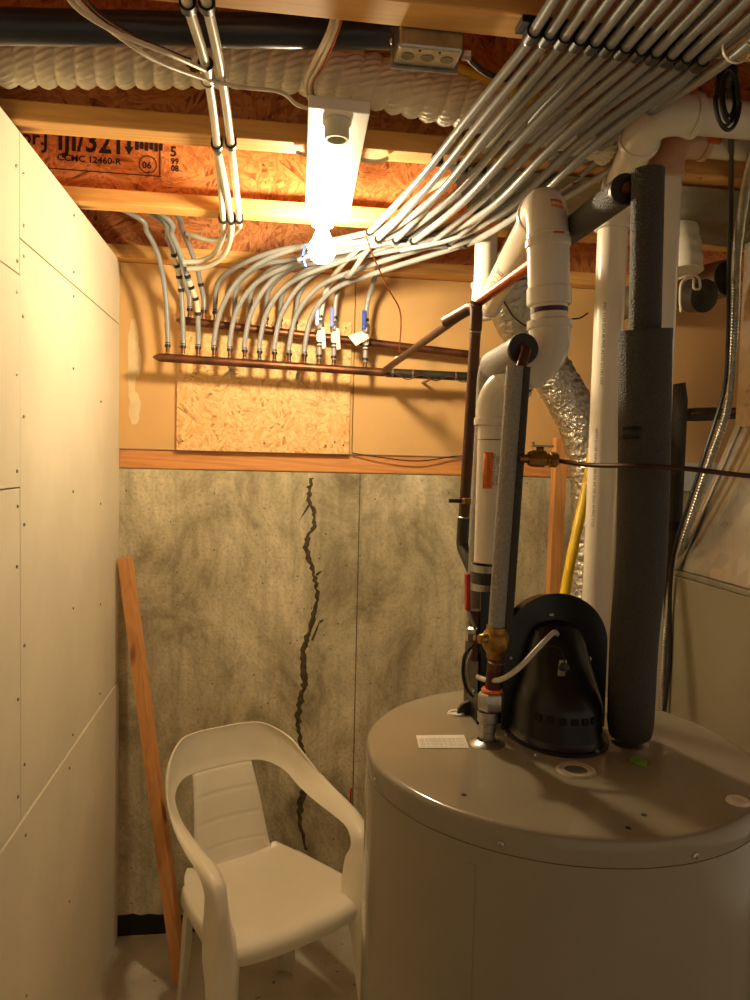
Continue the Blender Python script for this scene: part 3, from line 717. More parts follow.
patch(vp, 'warning_sticker', 'orange', seg(A0, A, .45), seg(A0, A, .667), PR*1.005, -.93, -.36)
ax = (A-A0).normalized()
text_wrap(vp, 'AVERTISSEMENT', .0074, seg(A0, A, .46), ax, PR*1.014, -.5, name='lettering')
for i, tx in enumerate(('ASTM D1785', 'NSF-pw 280', 'PVC 1120', 'SCH 40')):
    text_wrap(vp, tx, .010, seg(A0, A, .47), ax, PR*1.006, -.22+.28*i, mat='ink_grey')
dd = (D-Cc).normalized()
text_wrap(vp, 'PVC 1120 SCH 40  ASTM D1785', .026, seg(Cc, D, .88), -dd, PR*1.006, .1, ref=(-.8, 0, -1), mat='ink_grey')
ar = arcs[2][0]; patch(vp, 'size_sticker', 'orange', ar[2], ar[4], PR*1.135, -.15, .5, ref=(0, -1, .3))
patch(vp, 'size_sticker', 'orange', at(550, 243, Y=1.2), at(550, 237, Y=1.2), PR*1.14, -.3, .35)
lo = at(490, 650, Y=1.27)
t = thing('rubber_coupling', lo, 'black rubber coupling with steel band clamps between vent pipe and blower', 'coupling')
ax = (A0-lo).normalized(); Lc = (A0-lo).length
MB().lathe([(0, 0), (.030, 0), (.030, Lc*.3), (.0345, Lc*.32), (.0345, Lc*.92), (.033, Lc*.98), (0, Lc*.98)], lo, ax, 28).build('sleeve', 'rubber', t)
for f in (.94, .73):
    MB().lathe([(.034, -.006), (.0358, -.006), (.0358, .006), (.034, .006)], seg(lo, A0, f), ax, 28, True).build('band_clamp', 'steel', t)
screw(t, seg(lo, A0, .94)+V((.008, -.036, 0)), (1, -.3, 0), .006)

# A and B furnace vents
va = thing('furnace_vent_pipe', at(600, 620, Y=1.6), 'thick white plastic vent pipe standing behind the blower, bending right under the joists', 'pipe')
a0 = at(597, 600, Y=1.55); a0 = V((a0.x, 1.55, .0)); a1 = at(613, 197, Y=1.55); a0.x = at(600, 500, Y=1.55).x; a1.x = a0.x
a1 = at(614, 200, Y=1.55); a0 = V((at(599, 520, Y=1.55).x, 1.55, 0.0)); a2 = at(652, 112, Y=1.30); a3 = V((1.35, 1.30, a2.z))
run_pipe(va, [a0, a1, a2, a3], .0315, .05)
text_wrap(va, 'PVC 1120 SCH 40 PIPE ASTM D1785 NSF', .010, seg(a0, a1, .90), (a0-a1).normalized(), .0317, .85, mat='ink_grey')
text_wrap(va, 'ASTM D1785 NSF-pw 280 PSI AT 73F SCH 40 PVC 1120', .009, seg(a0, a1, .78), (a0-a1).normalized(), .0317, 1.05, mat='ink_grey')
vb = thing('intake_pipe', at(665, 620, Y=1.5), 'white plastic pipe with tinted elbow, mostly hidden behind the black insulated pipe', 'pipe')
b1 = at(668, 139, Y=1.48); b0 = V((at(652, 400, Y=1.48).x, 1.48, .0)); b0.x = at(659, 400, Y=1.48).x; b3 = V((1.6, 1.48, b1.z))
run_pipe(vb, [b0, b1, b3], .030, .06, fmat='pvc_tan')
patch(vb, 'size_sticker', 'orange', b1+V((.07, 0, 0)), b1+V((.095, 0, 0)), .037, -.7, .1, ref=(0, -1, -.4))

# foil duct
def crinkle(pts, r, name, mat, label, parent=None):
    p = spline(pts, 14); q = [p[0]]
    for a, b in zip(p, p[1:]):
        m = max(1, int((b-a).length/.006)); q += [a.lerp(b, (k+1)/m) for k in range(m)]
    rnd = random.Random(3); tb = {}
    def fn(L, a):
        i = int(L/.006); j = int(a/(2*math.pi)*40+.5) % 40
        return 1+.05*math.sin(L/.02*6.28)*.5+(tb.setdefault((i, j), rnd.uniform(-.05, .05)))
    o = MB().tube(q, r, 40, fn=fn).build(name, mat, parent, sharp=180); return o
fd = thing('foil_duct', at(575, 620, Y=2.1), 'crinkled silver foil flexible duct curving down behind the white pipes', 'duct')
crinkle([at(506, 278, Y=2.05), at(510, 305, Y=2.08), at(528, 338, Y=2.12), at(556, 380, Y=2.14), at(580, 425, Y=2.14), at(592, 480, Y=2.14), at(590, 560, Y=2.14), at(584, 640, Y=2.14), at(580, 720, Y=2.14)], .062, 'foil_sleeve', 'foil', '', fd)
c0 = at(507, 275, Y=2.05); c1 = at(536, 235, Y=2.0)
MB().tube([c0, seg(c0, c1, .4), c1+V((0, 0, .06))], .055, 28).build('collar', 'galv', fd)
cable('hanger_wire', [at(503, 300, Y=1.98), at(515, 318, Y=1.97), at(530, 325, Y=1.97), at(536, 300, Y=1.98)], .002, 'black', 'loop of thin black wire hanging across the top of the foil duct')
cable('short_wire', [at(570, 319, Y=2.0), at(580, 318, Y=2.0), at(588, 313, Y=2.0)], .0022, 'black', 'short black wire with a dark plug tip right of the vent pipe')

# ------------------------------------------------------------------ copper pipes
dp = thing('copper_pipe', at(385, 371, Y=2.41), 'diagonal copper pipe rising from the manifold header towards the vent pipe', 'pipe')
d0, d1_, d2_ = at(385, 370, Y=2.40), at(476, 304, Y=1.52), at(540, 258, Y=1.27)
MB().tube([d0, d1_], .0098, 16).build('pipe', 'bronze', dp); MB().tube([d1_, d2_], .0105, 16).build('lit_pipe', 'bright_copper', dp)  # one pipe: shadow on its lower run is painted as darker copper
ring(dp, 'tie', 'romex', at(398, 360, Y=2.27), d1_-d0, .012, .004)
vpipe = thing('copper_riser', at(465, 640, Y=1.5), 'brown copper riser left of the vent pipe with soldered elbows', 'pipe')
r0, r1, r2, r3 = at(477, 306, Y=1.50), at(462, 546, Y=1.5), at(476, 578, Y=1.44), V((at(474, 700, Y=1.46).x, 1.46, 0))
MB().tube([r0, r1], .0112, 18).build('pipe', 'bronze', vpipe)
e, _ = fillet([seg(r0, r1, .88), r1, r2, r3], .03)
MB().tube(e, .0125, 18).build('lower_elbow', 'iron', vpipe)
ring(vpipe, 'solder_ring', 'solder', seg(r0, r1, .11), r1-r0, .0125, .004); ring(vpipe, 'solder_ring', 'solder', seg(r0, r1, .93-.05), r1-r0, .0135, .004)
tp, _ = fillet([r0+V((-.04, .1, -.016)), r0+V((0, 0, .004)), seg(r0, r1, .1)], .02)
MB().tube(tp, .0128, 18).build('upper_elbow', 'bronze', vpipe)
t = thing('small_valve', at(466, 500, Y=1.47), 'small steel bleed valve on the side of the brown copper riser', 'valve')
c = at(466, 501, Y=1.47)
MB().tube([c+V((-.035, 0, 0)), c+V((.025, 0, 0))], .004, 10).build('stem', 'iron', t)
MB().obox(c+V((0, -.01, 0)), (.009, 0, 0), (0, .012, 0), (0, 0, .006)).build('body', 'brass', t, bevel=.002)

# grey foam pipe with disc end
gp = thing('grey_insulated_pipe', at(481, 600, Y=1.345), 'grey foam insulated pipe behind the vent pipe, its dark cut end facing forward', 'pipe')
ge = at(523, 349, Y=1.10); g2 = V((ge.x+.012, 1.325, ge.z)); g3 = V((at(480, 500, Y=1.325).x, 1.325, 1.34))
path, _ = fillet([ge+V((0, .003, 0)), g2, g3], .035)
MB().tube(path, [.0228]*2+[.0192]*(len(path)-2), 24).build('foam_sleeve', 'foam_grey', gp)
MB().lathe([(.008, -.004), (.0225, -.004), (.0237, -.002), (.0237, .004), (.008, .004)], ge, (0, 1, 0), 32, True).build('foam_end', 'rubber', gp)
# front riser
fr = thing('cold_water_riser', at(490, 742, Z=1.21), 'slim riser in grey foam on the left tank port, with brass valve', 'pipe')
pt = at(487, 742, Z=1.21)
f0, f1 = at(496, 633, Y=1.105), at(515, 366, Y=1.075)
n_ = at(489, 700, Y=1.12)
MB().tube([at(497, 640, Y=1.11), at(493, 692, Y=1.12)], [.0122, .0128], 18).build('copper_stub', 'copper', fr)
MB().tube([f0, f1], .0128, 20).build('foam_sleeve', 'foam_grey', fr)
b_ = V((.0165, .006, 0))
MB().tube([f0+b_*.9, f1+V((.013, .006, .0)), ], .0125, 20).build('back_foam_sleeve', 'foam', fr)
el, _ = fillet([ge+V((0, .02, 0)), ge+V((0, -.018, 0)), seg(f1, f0, .06)+V((.004, 0, 0))], .015)
MB().tube(el, .0078, 14).build('copper_elbow', 'copper', fr)
v0 = at(496, 640, Y=1.105)
MB().lathe([(0, -.028), (.013, -.028), (.0145, -.02), (.017, -.016), (.021, -.010), (.022, .006), (.019, .012), (.0165, .016), (.0165, .022), (0, .022)], v0, f1-f0, 12).build('valve_body', 'brass', fr)
MB().tube([v0+V((-.012, -.006, .004)), v0+V((-.030, -.008, .004))], [.009, .007], 8).build('drain_cap', 'brass', fr)
ring(fr, 'solder_ring', 'solder', at(497, 662, Y=1.11), f1-f0, .014, .003)
c = at(492, 690, Y=1.12); ring(fr, 'orange_tape', 'orange', c, (0, 0, 1), .0165, .006)
c = at(491, 700, Y=1.12)
MB().lathe([(0, -.014), (.020, -.014), (.0215, -.011), (.0215, .010), (.019, .013), (0, .013)], c, (0, 0, 1), 6).build('hex_nut', 'steel', fr)
MB().lathe([(0, 0), (.0125, 0), (.0125, .016), (.0135, .017), (.0135, .030), (.0165, .032), (.0165, .048), (0, .048)], (pt.x, pt.y, 1.212), (0, 0, 1), 20).build('nipple', 'steel', fr)

# brass valve with copper line to the right
bv = thing('brass_valve', at(540, 460, Y=1.08), 'brass ball valve with flat lever feeding the thin copper line', 'valve')
c = at(541, 459, Y=1.08)
MB().tube([c+V((-.034, 0, 0)), c+V((-.018, 0, 0))], .0065, 12).build('inlet', 'brass', bv)
MB().lathe([(0, -.02), (.010, -.02), (.0125, -.014), (.0125, .006), (.009, .009), (.009, .013), (.0115, .014), (.0115, .024), (.008, .027), (0, .027)], c, (1, 0, -.04), 8).build('body', 'brass', bv)
MB().tube([c+V((-.002, 0, .008)), c+V((-.002, 0, .018))], .006, 8).build('stem', 'brass', bv)
MB().obox(c+V((.002, 0, .019)), (.016, 0, 0), (0, .005, 0), (0, 0, .0015)).obox(c+V((-.0135, 0, .022)), (.0015, 0, 0), (0, .005, 0), (0, 0, .004)).build('lever', 'steel', bv, bevel=.001)
cable('copper_line', [c+V((.026, 0, -.002)), at(590, 465, Y=1.02), at(640, 466, Y=.93), at(690, 469, Y=.92), at(750, 476, Y=.92), at(820, 480, Y=.92)], .0034, 'bronze', 'thin brown copper line running right from the brass valve past the black insulated pipe', 'pipe')
# ground wire
cable('ground_wire', [at(366, 236, Y=2.0), at(374, 258, Y=2.06), at(388, 288, Y=2.2), at(399, 308, Y=2.3), at(401, 325, Y=2.33), at(399, 352, Y=2.27)], .0022, 'bright_copper', 'thin bare copper wire slanting from the tube strap down to the diagonal pipe', 'wire')

# ------------------------------------------------------------------ black insulated pipes
bi = thing('hot_water_riser', at(630, 742, Z=1.21), 'tall thick black foam insulated pipe standing on the right tank port', 'pipe')
q0 = at(630, 732, Y=1.10); q1 = at(634, 640, Y=1.06); q2 = at(641, 560, Y=1.02); q3 = at(645, 330, Y=.985); q4 = at(648, 172, Y=.975)
lowp = spline([q0, q1, q2, at(644, 450, Y=1.0), q3], 8)
MB().tube(lowp, [.033]+[.0355]*(len(lowp)-2)+[.0365], 32).build('lower_foam_sleeve', 'foam', bi)
MB().tube([q3-V((0, 0, .01)), seg(q3, q4, .5), q4+V((0, 0, .003))], .0215, 28).build('upper_foam_sleeve', 'foam', bi)
pt = at(630, 742, Z=1.21)
MB().lathe([(0, 0), (.013, 0), (.013, .03), (0, .03)], (pt.x, pt.y, 1.212), (0, 0, 1), 18).build('nipple', 'steel', bi)
patch(bi, 'foam_patch', 'rubber', at(640, 439, Y=1.0), at(640, 427, Y=1.0), .0362, -1.2, -.45)
bh = thing('insulated_cross_pipe', at(600, 210, Y=1.2), 'black foam insulated pipe receding diagonally left from the tall black riser top', 'pipe')
h0, h1 = at(626, 189, Y=1.0), at(556, 238, Y=1.27)
h1 = at(548, 248, Y=1.36)
MB().tube([h0, h1], .0215, 28).build('foam_sleeve', 'foam', bh)
MB().lathe([(.008, 0), (.020, 0), (.0218, .002), (.0218, .010), (.008, .010)], h0-(h1-h0).normalized()*.001, h1-h0, 28, True).build('foam_end', 'rubber', bh)
pz_ = h0-(h1-h0).normalized()*.012
MB().tube([h0, pz_], .0075, 12).build('bare_pipe', 'copper', bh)
# distant black insulated pipe
bd = thing('far_insulated_pipe', at(678, 560, Y=2.2), 'black insulated pipe with a side branch, far behind beside the furnace', 'pipe')
k0, k1 = at(679, 400, Y=2.2), at(674, 620, Y=2.2)
MB().tube([V((k0.x, 2.2, .0)), k0, k0+V((-.01, 0, .05))], .026, 20).build('foam_sleeve', 'foam', bd)
MB().lathe([(0, 0), (.034, 0), (.034, .02), (.028, .03), (0, .03)], V((k0.x, 2.2, 1.45)), (0, 0, 1), 16).build('clamp', 'rubber', bd)
a = at(682, 415, Y=2.2); b = at(745, 413, Y=2.2)
MB().tube([a, seg(a, b, .2), seg(a, b, .5), seg(a, b, .62), b], [.018, .021, .021, .017, .019], 18).build('branch_sleeve', 'foam', bd)
MB().tube([a+V((.02, -.019, .004)), b+V((-.03, -.017, .004))], .0045, 8).build('bare_pipe', 'copper', bd)
o = MB().box((at(684, 455, Y=2.56).x, 2.566, at(684, 491, Y=2.56).z), (at(720, 455, Y=2.56).x, 2.576, at(684, 453, Y=2.56).z)).build('insulation_board', 'board', bevel=.001)
tag(o, 'pale square of insulation board on the back wall beside the furnace duct', 'board')

# ------------------------------------------------------------------ water heater
TX, TY, TR, TZ = .449, 1.107, .298, 1.21
wh = thing('water_heater', (TX, TY, 0), 'large round taupe water heater tank filling the lower right', 'water heater')
MB().lathe([(0, .03), (TR-.0003, .03), (TR-.0003, TZ-.036), (TR-.004, TZ-.0355), (0, TZ-.0355)], (TX, TY, 0), (0, 0, 1), 160).build('jacket', 'tank', wh)
pr = [(0, TZ), (TR-.010, TZ), (TR-.0055, TZ-.0006), (TR-.0025, TZ-.0022), (TR-.0006, TZ-.005), (TR, TZ-.009), (TR, TZ-.034), (TR-.0006, TZ-.035)]
MB().lathe(pr, (TX, TY, 0), (0, 0, 1), 160).build('top_pan', 'tank', wh)
MB().lathe([(0, 0), (TR-.02, 0), (TR-.02, .03), (0, .03)], (TX, TY, 0), (0, 0, 1), 64).build('base_ring', 'black', wh)
def onside(px, py):
    """point on the jacket where the sight line meets it"""
    v = at(px, py, Y=1.0)-V((0, 0, EYE)); a = v.x**2+v.y**2; b = -2*(v.x*TX+v.y*TY); c = TX**2+TY**2-TR**2
    t = (-b-math.sqrt(max(b*b-4*a*c, 0)))/(2*a); return V((0, 0, EYE))+v*t
for p in ((375.5, 781), (501, 844), (695, 856)):
    c = onside(*p); screw(wh, c, c-V((TX, TY, c.z)), .0045, 'pan_screw')
c = onside(470, 900); n = (c-V((TX, TY, c.z))).normalized(); tt = n.cross(V((0, 0, 1)))
MB().obox(V((c.x, c.y, .59))-n*.0008, tt*.006, n*.0012, V((0, 0, .56))).build('jacket_seam', 'tank', wh)
def plug(px, py, r, mat, hole=True, lab=None, name='plug'):
    c = at(px, py, Z=TZ); o = MB().lathe([(r*.55, -.001), (r*.6, .0035), (r*.9, .0035), (r, .0005), (r*.98, -.001)], c, (0, 0, 1), 28, True).build(name, mat, wh)
    if hole: MB().lathe([(0, 0), (r*.62, 0), (r*.62, .0012), (0, .0012)], c, (0, 0, 1), 24).build('port', 'galv_dull' if mat == 'beige' else mat, o)
plug(456, 714, .0155, 'white'); plug(738, 802, .0155, 'white'); plug(576, 771, .029, 'beige')
for p in ((487, 743), (630, 743)):
    c = at(*p, Z=TZ); MB().lathe([(.014, 0), (.016, .006), (.027, .002), (.029, 0)], c, (0, 0, 1), 28).build('port_collar', 'steel', wh)
    for k in range(8):
        a = k*math.pi/4; MB().obox(c+V((math.cos(a)*.018, math.sin(a)*.018, .0035)), (math.cos(a)*.005, math.sin(a)*.005, -.0015), (-math.sin(a)*.0015, math.cos(a)*.0015, 0), (0, 0, .001)).build('collar_tab', 'steel', wh)
la = [at(416, 735.5, Z=TZ+.0005), at(464, 735, Z=TZ+.0005), at(469, 748, Z=TZ+.0005), at(419, 748, Z=TZ+.0005)]
lb_ = MB().prism(la, (0, 0, .0004)).build('paper_label', 'paper', wh)
ux = (la[1]-la[0]).normalized(); uy = (la[0]-la[3]).normalized()
for k in range(6): text_flat(wh, 'LIRE LE MODE DE SECURITE AVANT', .0046, la[3]+V((0, 0, .0007))+ux*.003+uy*(.003+.0062*k), ux, uy, 'ink_grey', 'label_lettering')
for p in ((464, 795), (628, 828), (644, 815)):
    MB().lathe([(0, 0), (.0035, 0), (.0035, .0006), (0, .0006)], at(*p, Z=TZ), (0, 0, 1), 12).build('punch_mark', 'abs', wh)
o = MB().prism([at(629, 760, Z=TZ+.0002), at(635, 758, Z=TZ+.0002), at(648, 763, Z=TZ+.0002), at(646, 767, Z=TZ+.0002), at(636, 765, Z=TZ+.0002)], (0, 0, .003)).build('plastic_scrap', 'green', bevel=.001)
tag(o, 'small green plastic scrap lying on the tank top beside the black riser', 'scrap')

# blower
bl = thing('blower', (TX, TY, TZ), 'black power vent blower with rounded hood and arched back plate on top of the tank', 'blower')
BXc = at(558, 700, Y=1.15).x; BYp = 1.165
ZC = at(556, 648, Y=BYp).z+.004; RP = .089
arch = [V((BXc+RP*math.cos(a), BYp, ZC+RP*.97*math.sin(a))) for a in [math.pi*k/28 for k in range(29)]]
arch = arch+[V((BXc-RP, BYp, TZ+.003)), V((BXc+RP, BYp, TZ+.003))]
MB().prism(arch, (0, .003, 0)).build('back_plate', 'black', bl, bevel=.001)
MB().lathe([(0, 0), (RP*.86, 0), (RP*.86, .05), (RP*.8, .058), (0, .058)], (BXc, BYp+.003, ZC), (0, 1, 0), 40).build('fan_housing', 'black', bl)
secs = [(TZ+.006, .077, .112), (TZ+.012, .0715, .106), (TZ+.04, .0705, .105), (TZ+.066, .070, .104), (TZ+.072, .0675, .100), (TZ+.085, .065, .094), (TZ+.1, .061, .083), (TZ+.12, .057, .068), (TZ+.14, .053, .056), (TZ+.16, .049, .046), (TZ+.175, .044, .037), (TZ+.187, .036, .027), (TZ+.194, .024, .016), (TZ+.198, .008, .004)]
rows = []
for z, w_, d_ in secs:
    z = TZ+(z-TZ)*.93
    rows.append([V((BXc-.003+w_*math.cos(a), BYp-abs(math.sin(a))**.85*d_, z)) for a in [math.pi*k/36 for k in range(37)]])
MB().grid(rows).build('hood', 'black', bl, sub=1)
rim = [V((BXc-.003+.081*math.cos(a), BYp-.118*math.sin(a)**.9 if math.sin(a) > 0 else BYp, TZ+.0005)) for a in [math.pi*k/36 for k in range(37)]]
MB().prism(rim, (0, 0, .005)).build('base_flange', 'black', bl)
for k in range(7):
    a = math.radians(222+k*14.5); z = TZ+.05
    ca = math.cos(a); sa = math.sin(a)
    p = V((BXc-.003+.0705*ca, BYp-abs(sa)**.85*.105, z)); n = V((ca*.105, sa*.0705, 0)).normalized(); tt = V((-n.y, n.x, 0))
    MB().obox(p+n*.0006, tt*.006, n*.0006, V((0, 0, .005))).build('vent_slot', 'dark_hole', bl)
for p in ((551, 615), (511, 658), (589, 659)): screw(bl, at(*p, Y=BYp-.0005), (0, -1, 0), .0042, 'plate_screw')
for p in ((507, 716), (508, 736), (538, 757), (598, 752)): screw(bl, at(*p, Z=TZ+.006)+V((0, .004, 0)), (0, -.4, 1), .004, 'flange_screw')
sc_ = at(562, 668, Y=1.095)
se = MB().obox(sc_, (.006, 0, 0), (0, .003, .001), (0, -.003, .013)).build('temperature_switch', 'steel', bl, bevel=.002)
MB().tube([sc_+V((0, -.002, .002)), sc_+V((0, -.018, .006))], [.0065, .005], 12).build('switch_cap', 'rubber', se)
MB().tube(spline([sc_+V((0, -.012, .006)), at(560, 648, Y=1.09), at(542, 648, Y=1.10), at(515, 668, Y=1.12), at(490, 690, Y=1.15)], 8), .0014, 6).build('wire', 'black', bl)
o = MB().tube(spline([at(478, 677, Y=1.17), at(487, 680, Y=1.13), at(502, 679, Y=1.09), at(520, 667, Y=1.08), at(538, 648, Y=1.09), at(553, 633, Y=1.11), at(557, 634, Y=1.13)], 8), .0042, 10).build('pressure_hose', 'pexw', bl)
# outlet & control box
ob = thing('outlet_box', at(492, 720, Y=1.23), 'black steel outlet box and bracket left of the blower under the rubber coupling', 'blower box')
x0, x1 = at(475, 680, Y=1.22).x, BXc-.06
MB().box((x0, 1.2, TZ+.001), (x0+.055, 1.203, at(490, 592, Y=1.2).z)).box((x0, 1.2, TZ+.001), (x0+.003, 1.29, TZ+.12)).build('bracket', 'black', ob)
MB().box((x0+.010, 1.215, TZ+.03), (x1+.03, 1.31, at(490, 645, Y=1.27).z)).build('outlet_housing', 'black', ob, bevel=.008)
MB().lathe([(0, 0), (.022, 0), (.022, .008), (0, .008)], at(470, 714, Y=1.25)+V((0, 0, 0)), (0, 1, 0), 20).build('grommet', 'rubber', ob)
screw(ob, at(474, 693, Y=1.199), (0, -1, 0), .004)
rl = thing('red_lever_valve', at(470, 632, Y=1.24), 'steel valve with a long red lever standing left of the rubber coupling', 'valve')
MB().obox(at(467.5, 592, Y=1.20), (.0036, 0, 0), (0, .008, 0), V((-.001, 0, .031))).build('red_grip', 'red', rl, bevel=.002)
MB().tube(spline([at(468, 610, Y=1.20), at(471, 618, Y=1.2), at(475, 628, Y=1.2), at(475, 640, Y=1.2)], 5), .0035, 8).build('lever_arm', 'steel', rl)
MB().lathe([(0, -.008), (.006, -.008), (.006, .008), (0, .008)], at(473, 631, Y=1.195), (1, -1, 0), 6).build('nut', 'steel', rl)
MB().tube([at(476, 610, Y=1.215), at(476, 660, Y=1.215)], .011, 12).build('body', 'bronze', rl)
cable('looped_cable', [at(473, 645, Y=1.19), at(465, 655, Y=1.19), at(463, 672, Y=1.19), at(466, 688, Y=1.19), at(473, 697, Y=1.19)], .0028, 'black', 'black cable loop hanging at the left side of the black outlet box')
cable('grey_flex_cable', [at(472, 650, Y=1.185), at(467, 665, Y=1.185), at(470, 685, Y=1.185), at(474, 690, Y=1.185)], .0018, 'steel', 'thin grey cable loop beside the black outlet box')

# yellow hose and stud behind
o = MB().tube(spline([at(592, 455, Y=1.95), at(586, 490, Y=1.9), at(574, 545, Y=1.85), at(564, 600, Y=1.82), at(556, 680, Y=1.8), at(550, 800, Y=1.8)], 12), .0135, 16, fn=lambda L, a: 1+.05*math.sin(L/.006*6.28)).build('yellow_hose', 'yellow', sharp=80)
tag(o, 'yellow corrugated gas hose curving down behind the blower', 'hose')
st = at(563, 438, Y=2.42); s2 = V((at(556, 540, Y=2.42).x-.01, 2.42, 0))
o = MB().prism([V((s2.x-.021, 2.42, 0)), V((s2.x+.021, 2.42, 0)), V((st.x+.020, 2.42, st.z)), V((st.x-.022, 2.42, st.z))], (0, .038, 0)).build('upright_stud', 'pine_z', bevel=.002)
tag(o, 'short upright pine stud against the concrete behind the foil duct', 'stud')
# hanging strap / black wire along sill
cable('sill_wire', [at(352, 453, Y=YB-.02), at(385, 458, Y=YB-.03), at(420, 461, Y=YB-.03), at(460, 456, Y=YB-.02), at(500, 458, Y=YB-.02)], .002, 'black', 'thin dark wire sagging along the wooden sill right of the strand board')

# ------------------------------------------------------------------ furnace
FX, FY = 1.113, 1.95
FZ = at(672, 570, Y=FY).z; ZT = at(735, 425, Y=FY).z; PX = at(735, 425, Y=FY).x
fu = thing('furnace', (1.4, 1.6, 0), 'grey furnace cabinet at the right edge beneath the sheet metal duct', 'furnace')
MB().box((FX, 1.2, .0), (1.75, FY, FZ-.012)).build('cabinet', 'cabinet', fu, bevel=.004)
MB().box((FX-.003, 1.197, FZ-.011), (1.753, FY+.003, FZ+.004)).build('top_flange', 'galv', fu, bevel=.002)
pl = thing('plenum_duct', (1.5, 1.6, FZ), 'tall galvanised plenum duct with slanted lower section above the furnace', 'duct')
MB().add([(FX+.004, 1.2, FZ+.005), (1.75, 1.2, FZ+.005), (1.75, FY-.004, FZ+.005), (FX+.004, FY-.004, FZ+.005), (PX, 1.2, ZT), (1.7, 1.2, ZT), (1.7, FY-.004, ZT), (PX, FY-.004, ZT)],
         [(0, 1, 2, 3), (4, 5, 6, 7), (0, 1, 5, 4), (1, 2, 6, 5), (2, 3, 7, 6), (3, 0, 4, 7)], False).build('transition', 'galv', pl, bevel=.003)
MB().box((PX-.002, 1.2, ZT+.001), (1.7, FY-.004, 2.268)).build('upper_duct', 'galv', pl, bevel=.003)
n = V((ZT-FZ, 0, -(PX-FX))).normalized()*-1
MB().obox(V((PX-.004, 1.9, ZT+.02)), (.002, 0, 0), (0, .04, 0), (0, 0, .028)).build('bracket', 'steel', pl, bevel=.001)
MB().obox(V(((FX+PX)/2, 1.925, (FZ+ZT)/2))+n*.004, V(((PX-FX)/2, 0, (ZT-FZ)/2))*.97, (0, .012, 0), n*.003).build('seam', 'galv', pl, bevel=.001)
for z in (1.82, 1.86, 2.1): screw(pl, (PX-.003, 1.9, z), (-1, 0, 0), .005)
# flexible steel conduit
def bx(pts, r, label):
    p = spline(pts, 14); q = [p[0]]
    for a, b in zip(p, p[1:]):
        m = max(1, int((b-a).length/.0022)); q += [a.lerp(b, (k+1)/m) for k in range(m)]
    o = MB().tube(q, r, 14, fn=lambda L, a: 1+.13*math.sin((L/.0085)*6.283+a)).build('steel_conduit', 'steel', sharp=80); return tag(o, label, 'conduit')
bx([at(768, 120, Y=1.36), at(752, 160, Y=1.46), at(743, 205, Y=1.6), at(737, 255, Y=1.72), at(735, 310, Y=1.80), at(732, 360, Y=1.85), at(727, 410, Y=1.87), at(712, 455, Y=1.88), at(697, 500, Y=1.9), at(684, 540, Y=1.92), at(674, 575, Y=1.96), at(667, 620, Y=1.98), at(663, 680, Y=1.98), at(660, 760, Y=1.98), V((1.05, 1.98, .5))], .0105,
   'flexible steel armoured conduit running down the edge of the sheet metal duct')
cable('power_cable', [at(728, 60, Y=1.25), at(731, 130, Y=1.4), at(731, 200, Y=1.6), at(729, 280, Y=1.75), at(728, 340, Y=1.82), at(724, 390, Y=1.84), at(706, 450, Y=1.85), at(690, 500, Y=1.87), at(676, 545, Y=1.9), at(670, 590, Y=1.93), at(668, 680, Y=1.93), V((1.06, 1.93, .6))], .0055, 'black', 'black cord hanging from the cable coil down along the duct edge')
# black cable coil
cc = thing('cable_coil', at(727, 66, Y=1.16), 'coil of black cable hanging under the ceiling at the top right', 'cable coil')
for k, (dx, w_, y0, y1) in enumerate(((0, 12, 70, 130), (2, 9, 68, 122), (-3, 10, 72, 126), (1, 6, 72, 116))):
    yc, hh = (y0+y1)/2, (y1-y0)/2; Y = 1.14+.009*k
    pts = [at(728+dx+w_*math.sin(a)*(1.0 if math.cos(a) < 0 else .85), yc-hh*math.cos(a), Y=Y) for a in [2*math.pi*i/40 for i in range(41)]]
    MB().tube(pts, .0032, 8).build('loop', 'black', cc)
MB().lathe([(0, -.014), (.013, -.014), (.016, -.006), (.016, .010), (.010, .016), (.005, .03), (.005, 2.582-at(727, 76, Y=1.155).z), (0, 2.582-at(727, 76, Y=1.155).z)], at(727, 76, Y=1.155), (0, 0, 1), 16).build('wrap', 'black', cc)

# white sleeved duct with dark end, metal collar
sd = thing('sleeved_duct', at(690, 250, Y=1.9), 'short white sleeved duct tied with a cord, hanging under the sheet metal panning', 'duct')
p = spline([at(668, 185, Y=1.86), at(676, 215, Y=1.85), at(682, 245, Y=1.85), at(684, 272, Y=1.84)], 10)
crk2 = [.043+.0015*math.sin(i*1.3)+.004*i/len(p) for i in range(len(p))]
MB().tube(p, crk2, 30).build('sleeve', 'vinyl', sd)
MB().lathe([(0, 0), (.043, 0), (.043, .05), (.036, .052), (0, .052)], at(692, 296, Y=1.92), (.15, -1, -.2), 30).build('dark_end', 'iron', sd)
pts = [at(676, 280, Y=1.78), at(688, 276, Y=1.77), at(698, 277, Y=1.77), at(700, 288, Y=1.77), at(694, 288, Y=1.77), at(693, 278, Y=1.77), at(682, 282, Y=1.77), at(680, 298, Y=1.77), at(681, 312, Y=1.77)]
MB().tube(spline(pts, 6), .003, 8).build('cord', 'romex', sd)
dc = thing('duct_collar', at(724, 280, Y=2.1), 'round galvanised duct collar beyond the steel conduit', 'duct')
c = at(727, 278, Y=2.1)
MB().lathe([(.05, 0), (.055, 0), (.055, .44), (.05, .44)], c, (-.3, 1, 0), 36, True).build('collar', 'galv_dull', dc)
MB().lathe([(0, .02), (.05, .02), (.05, .022), (0, .022)], c, (-.3, 1, 0), 36).build('shaded_opening', 'iron', dc)  # dark disc painted in for the shade inside the open duct

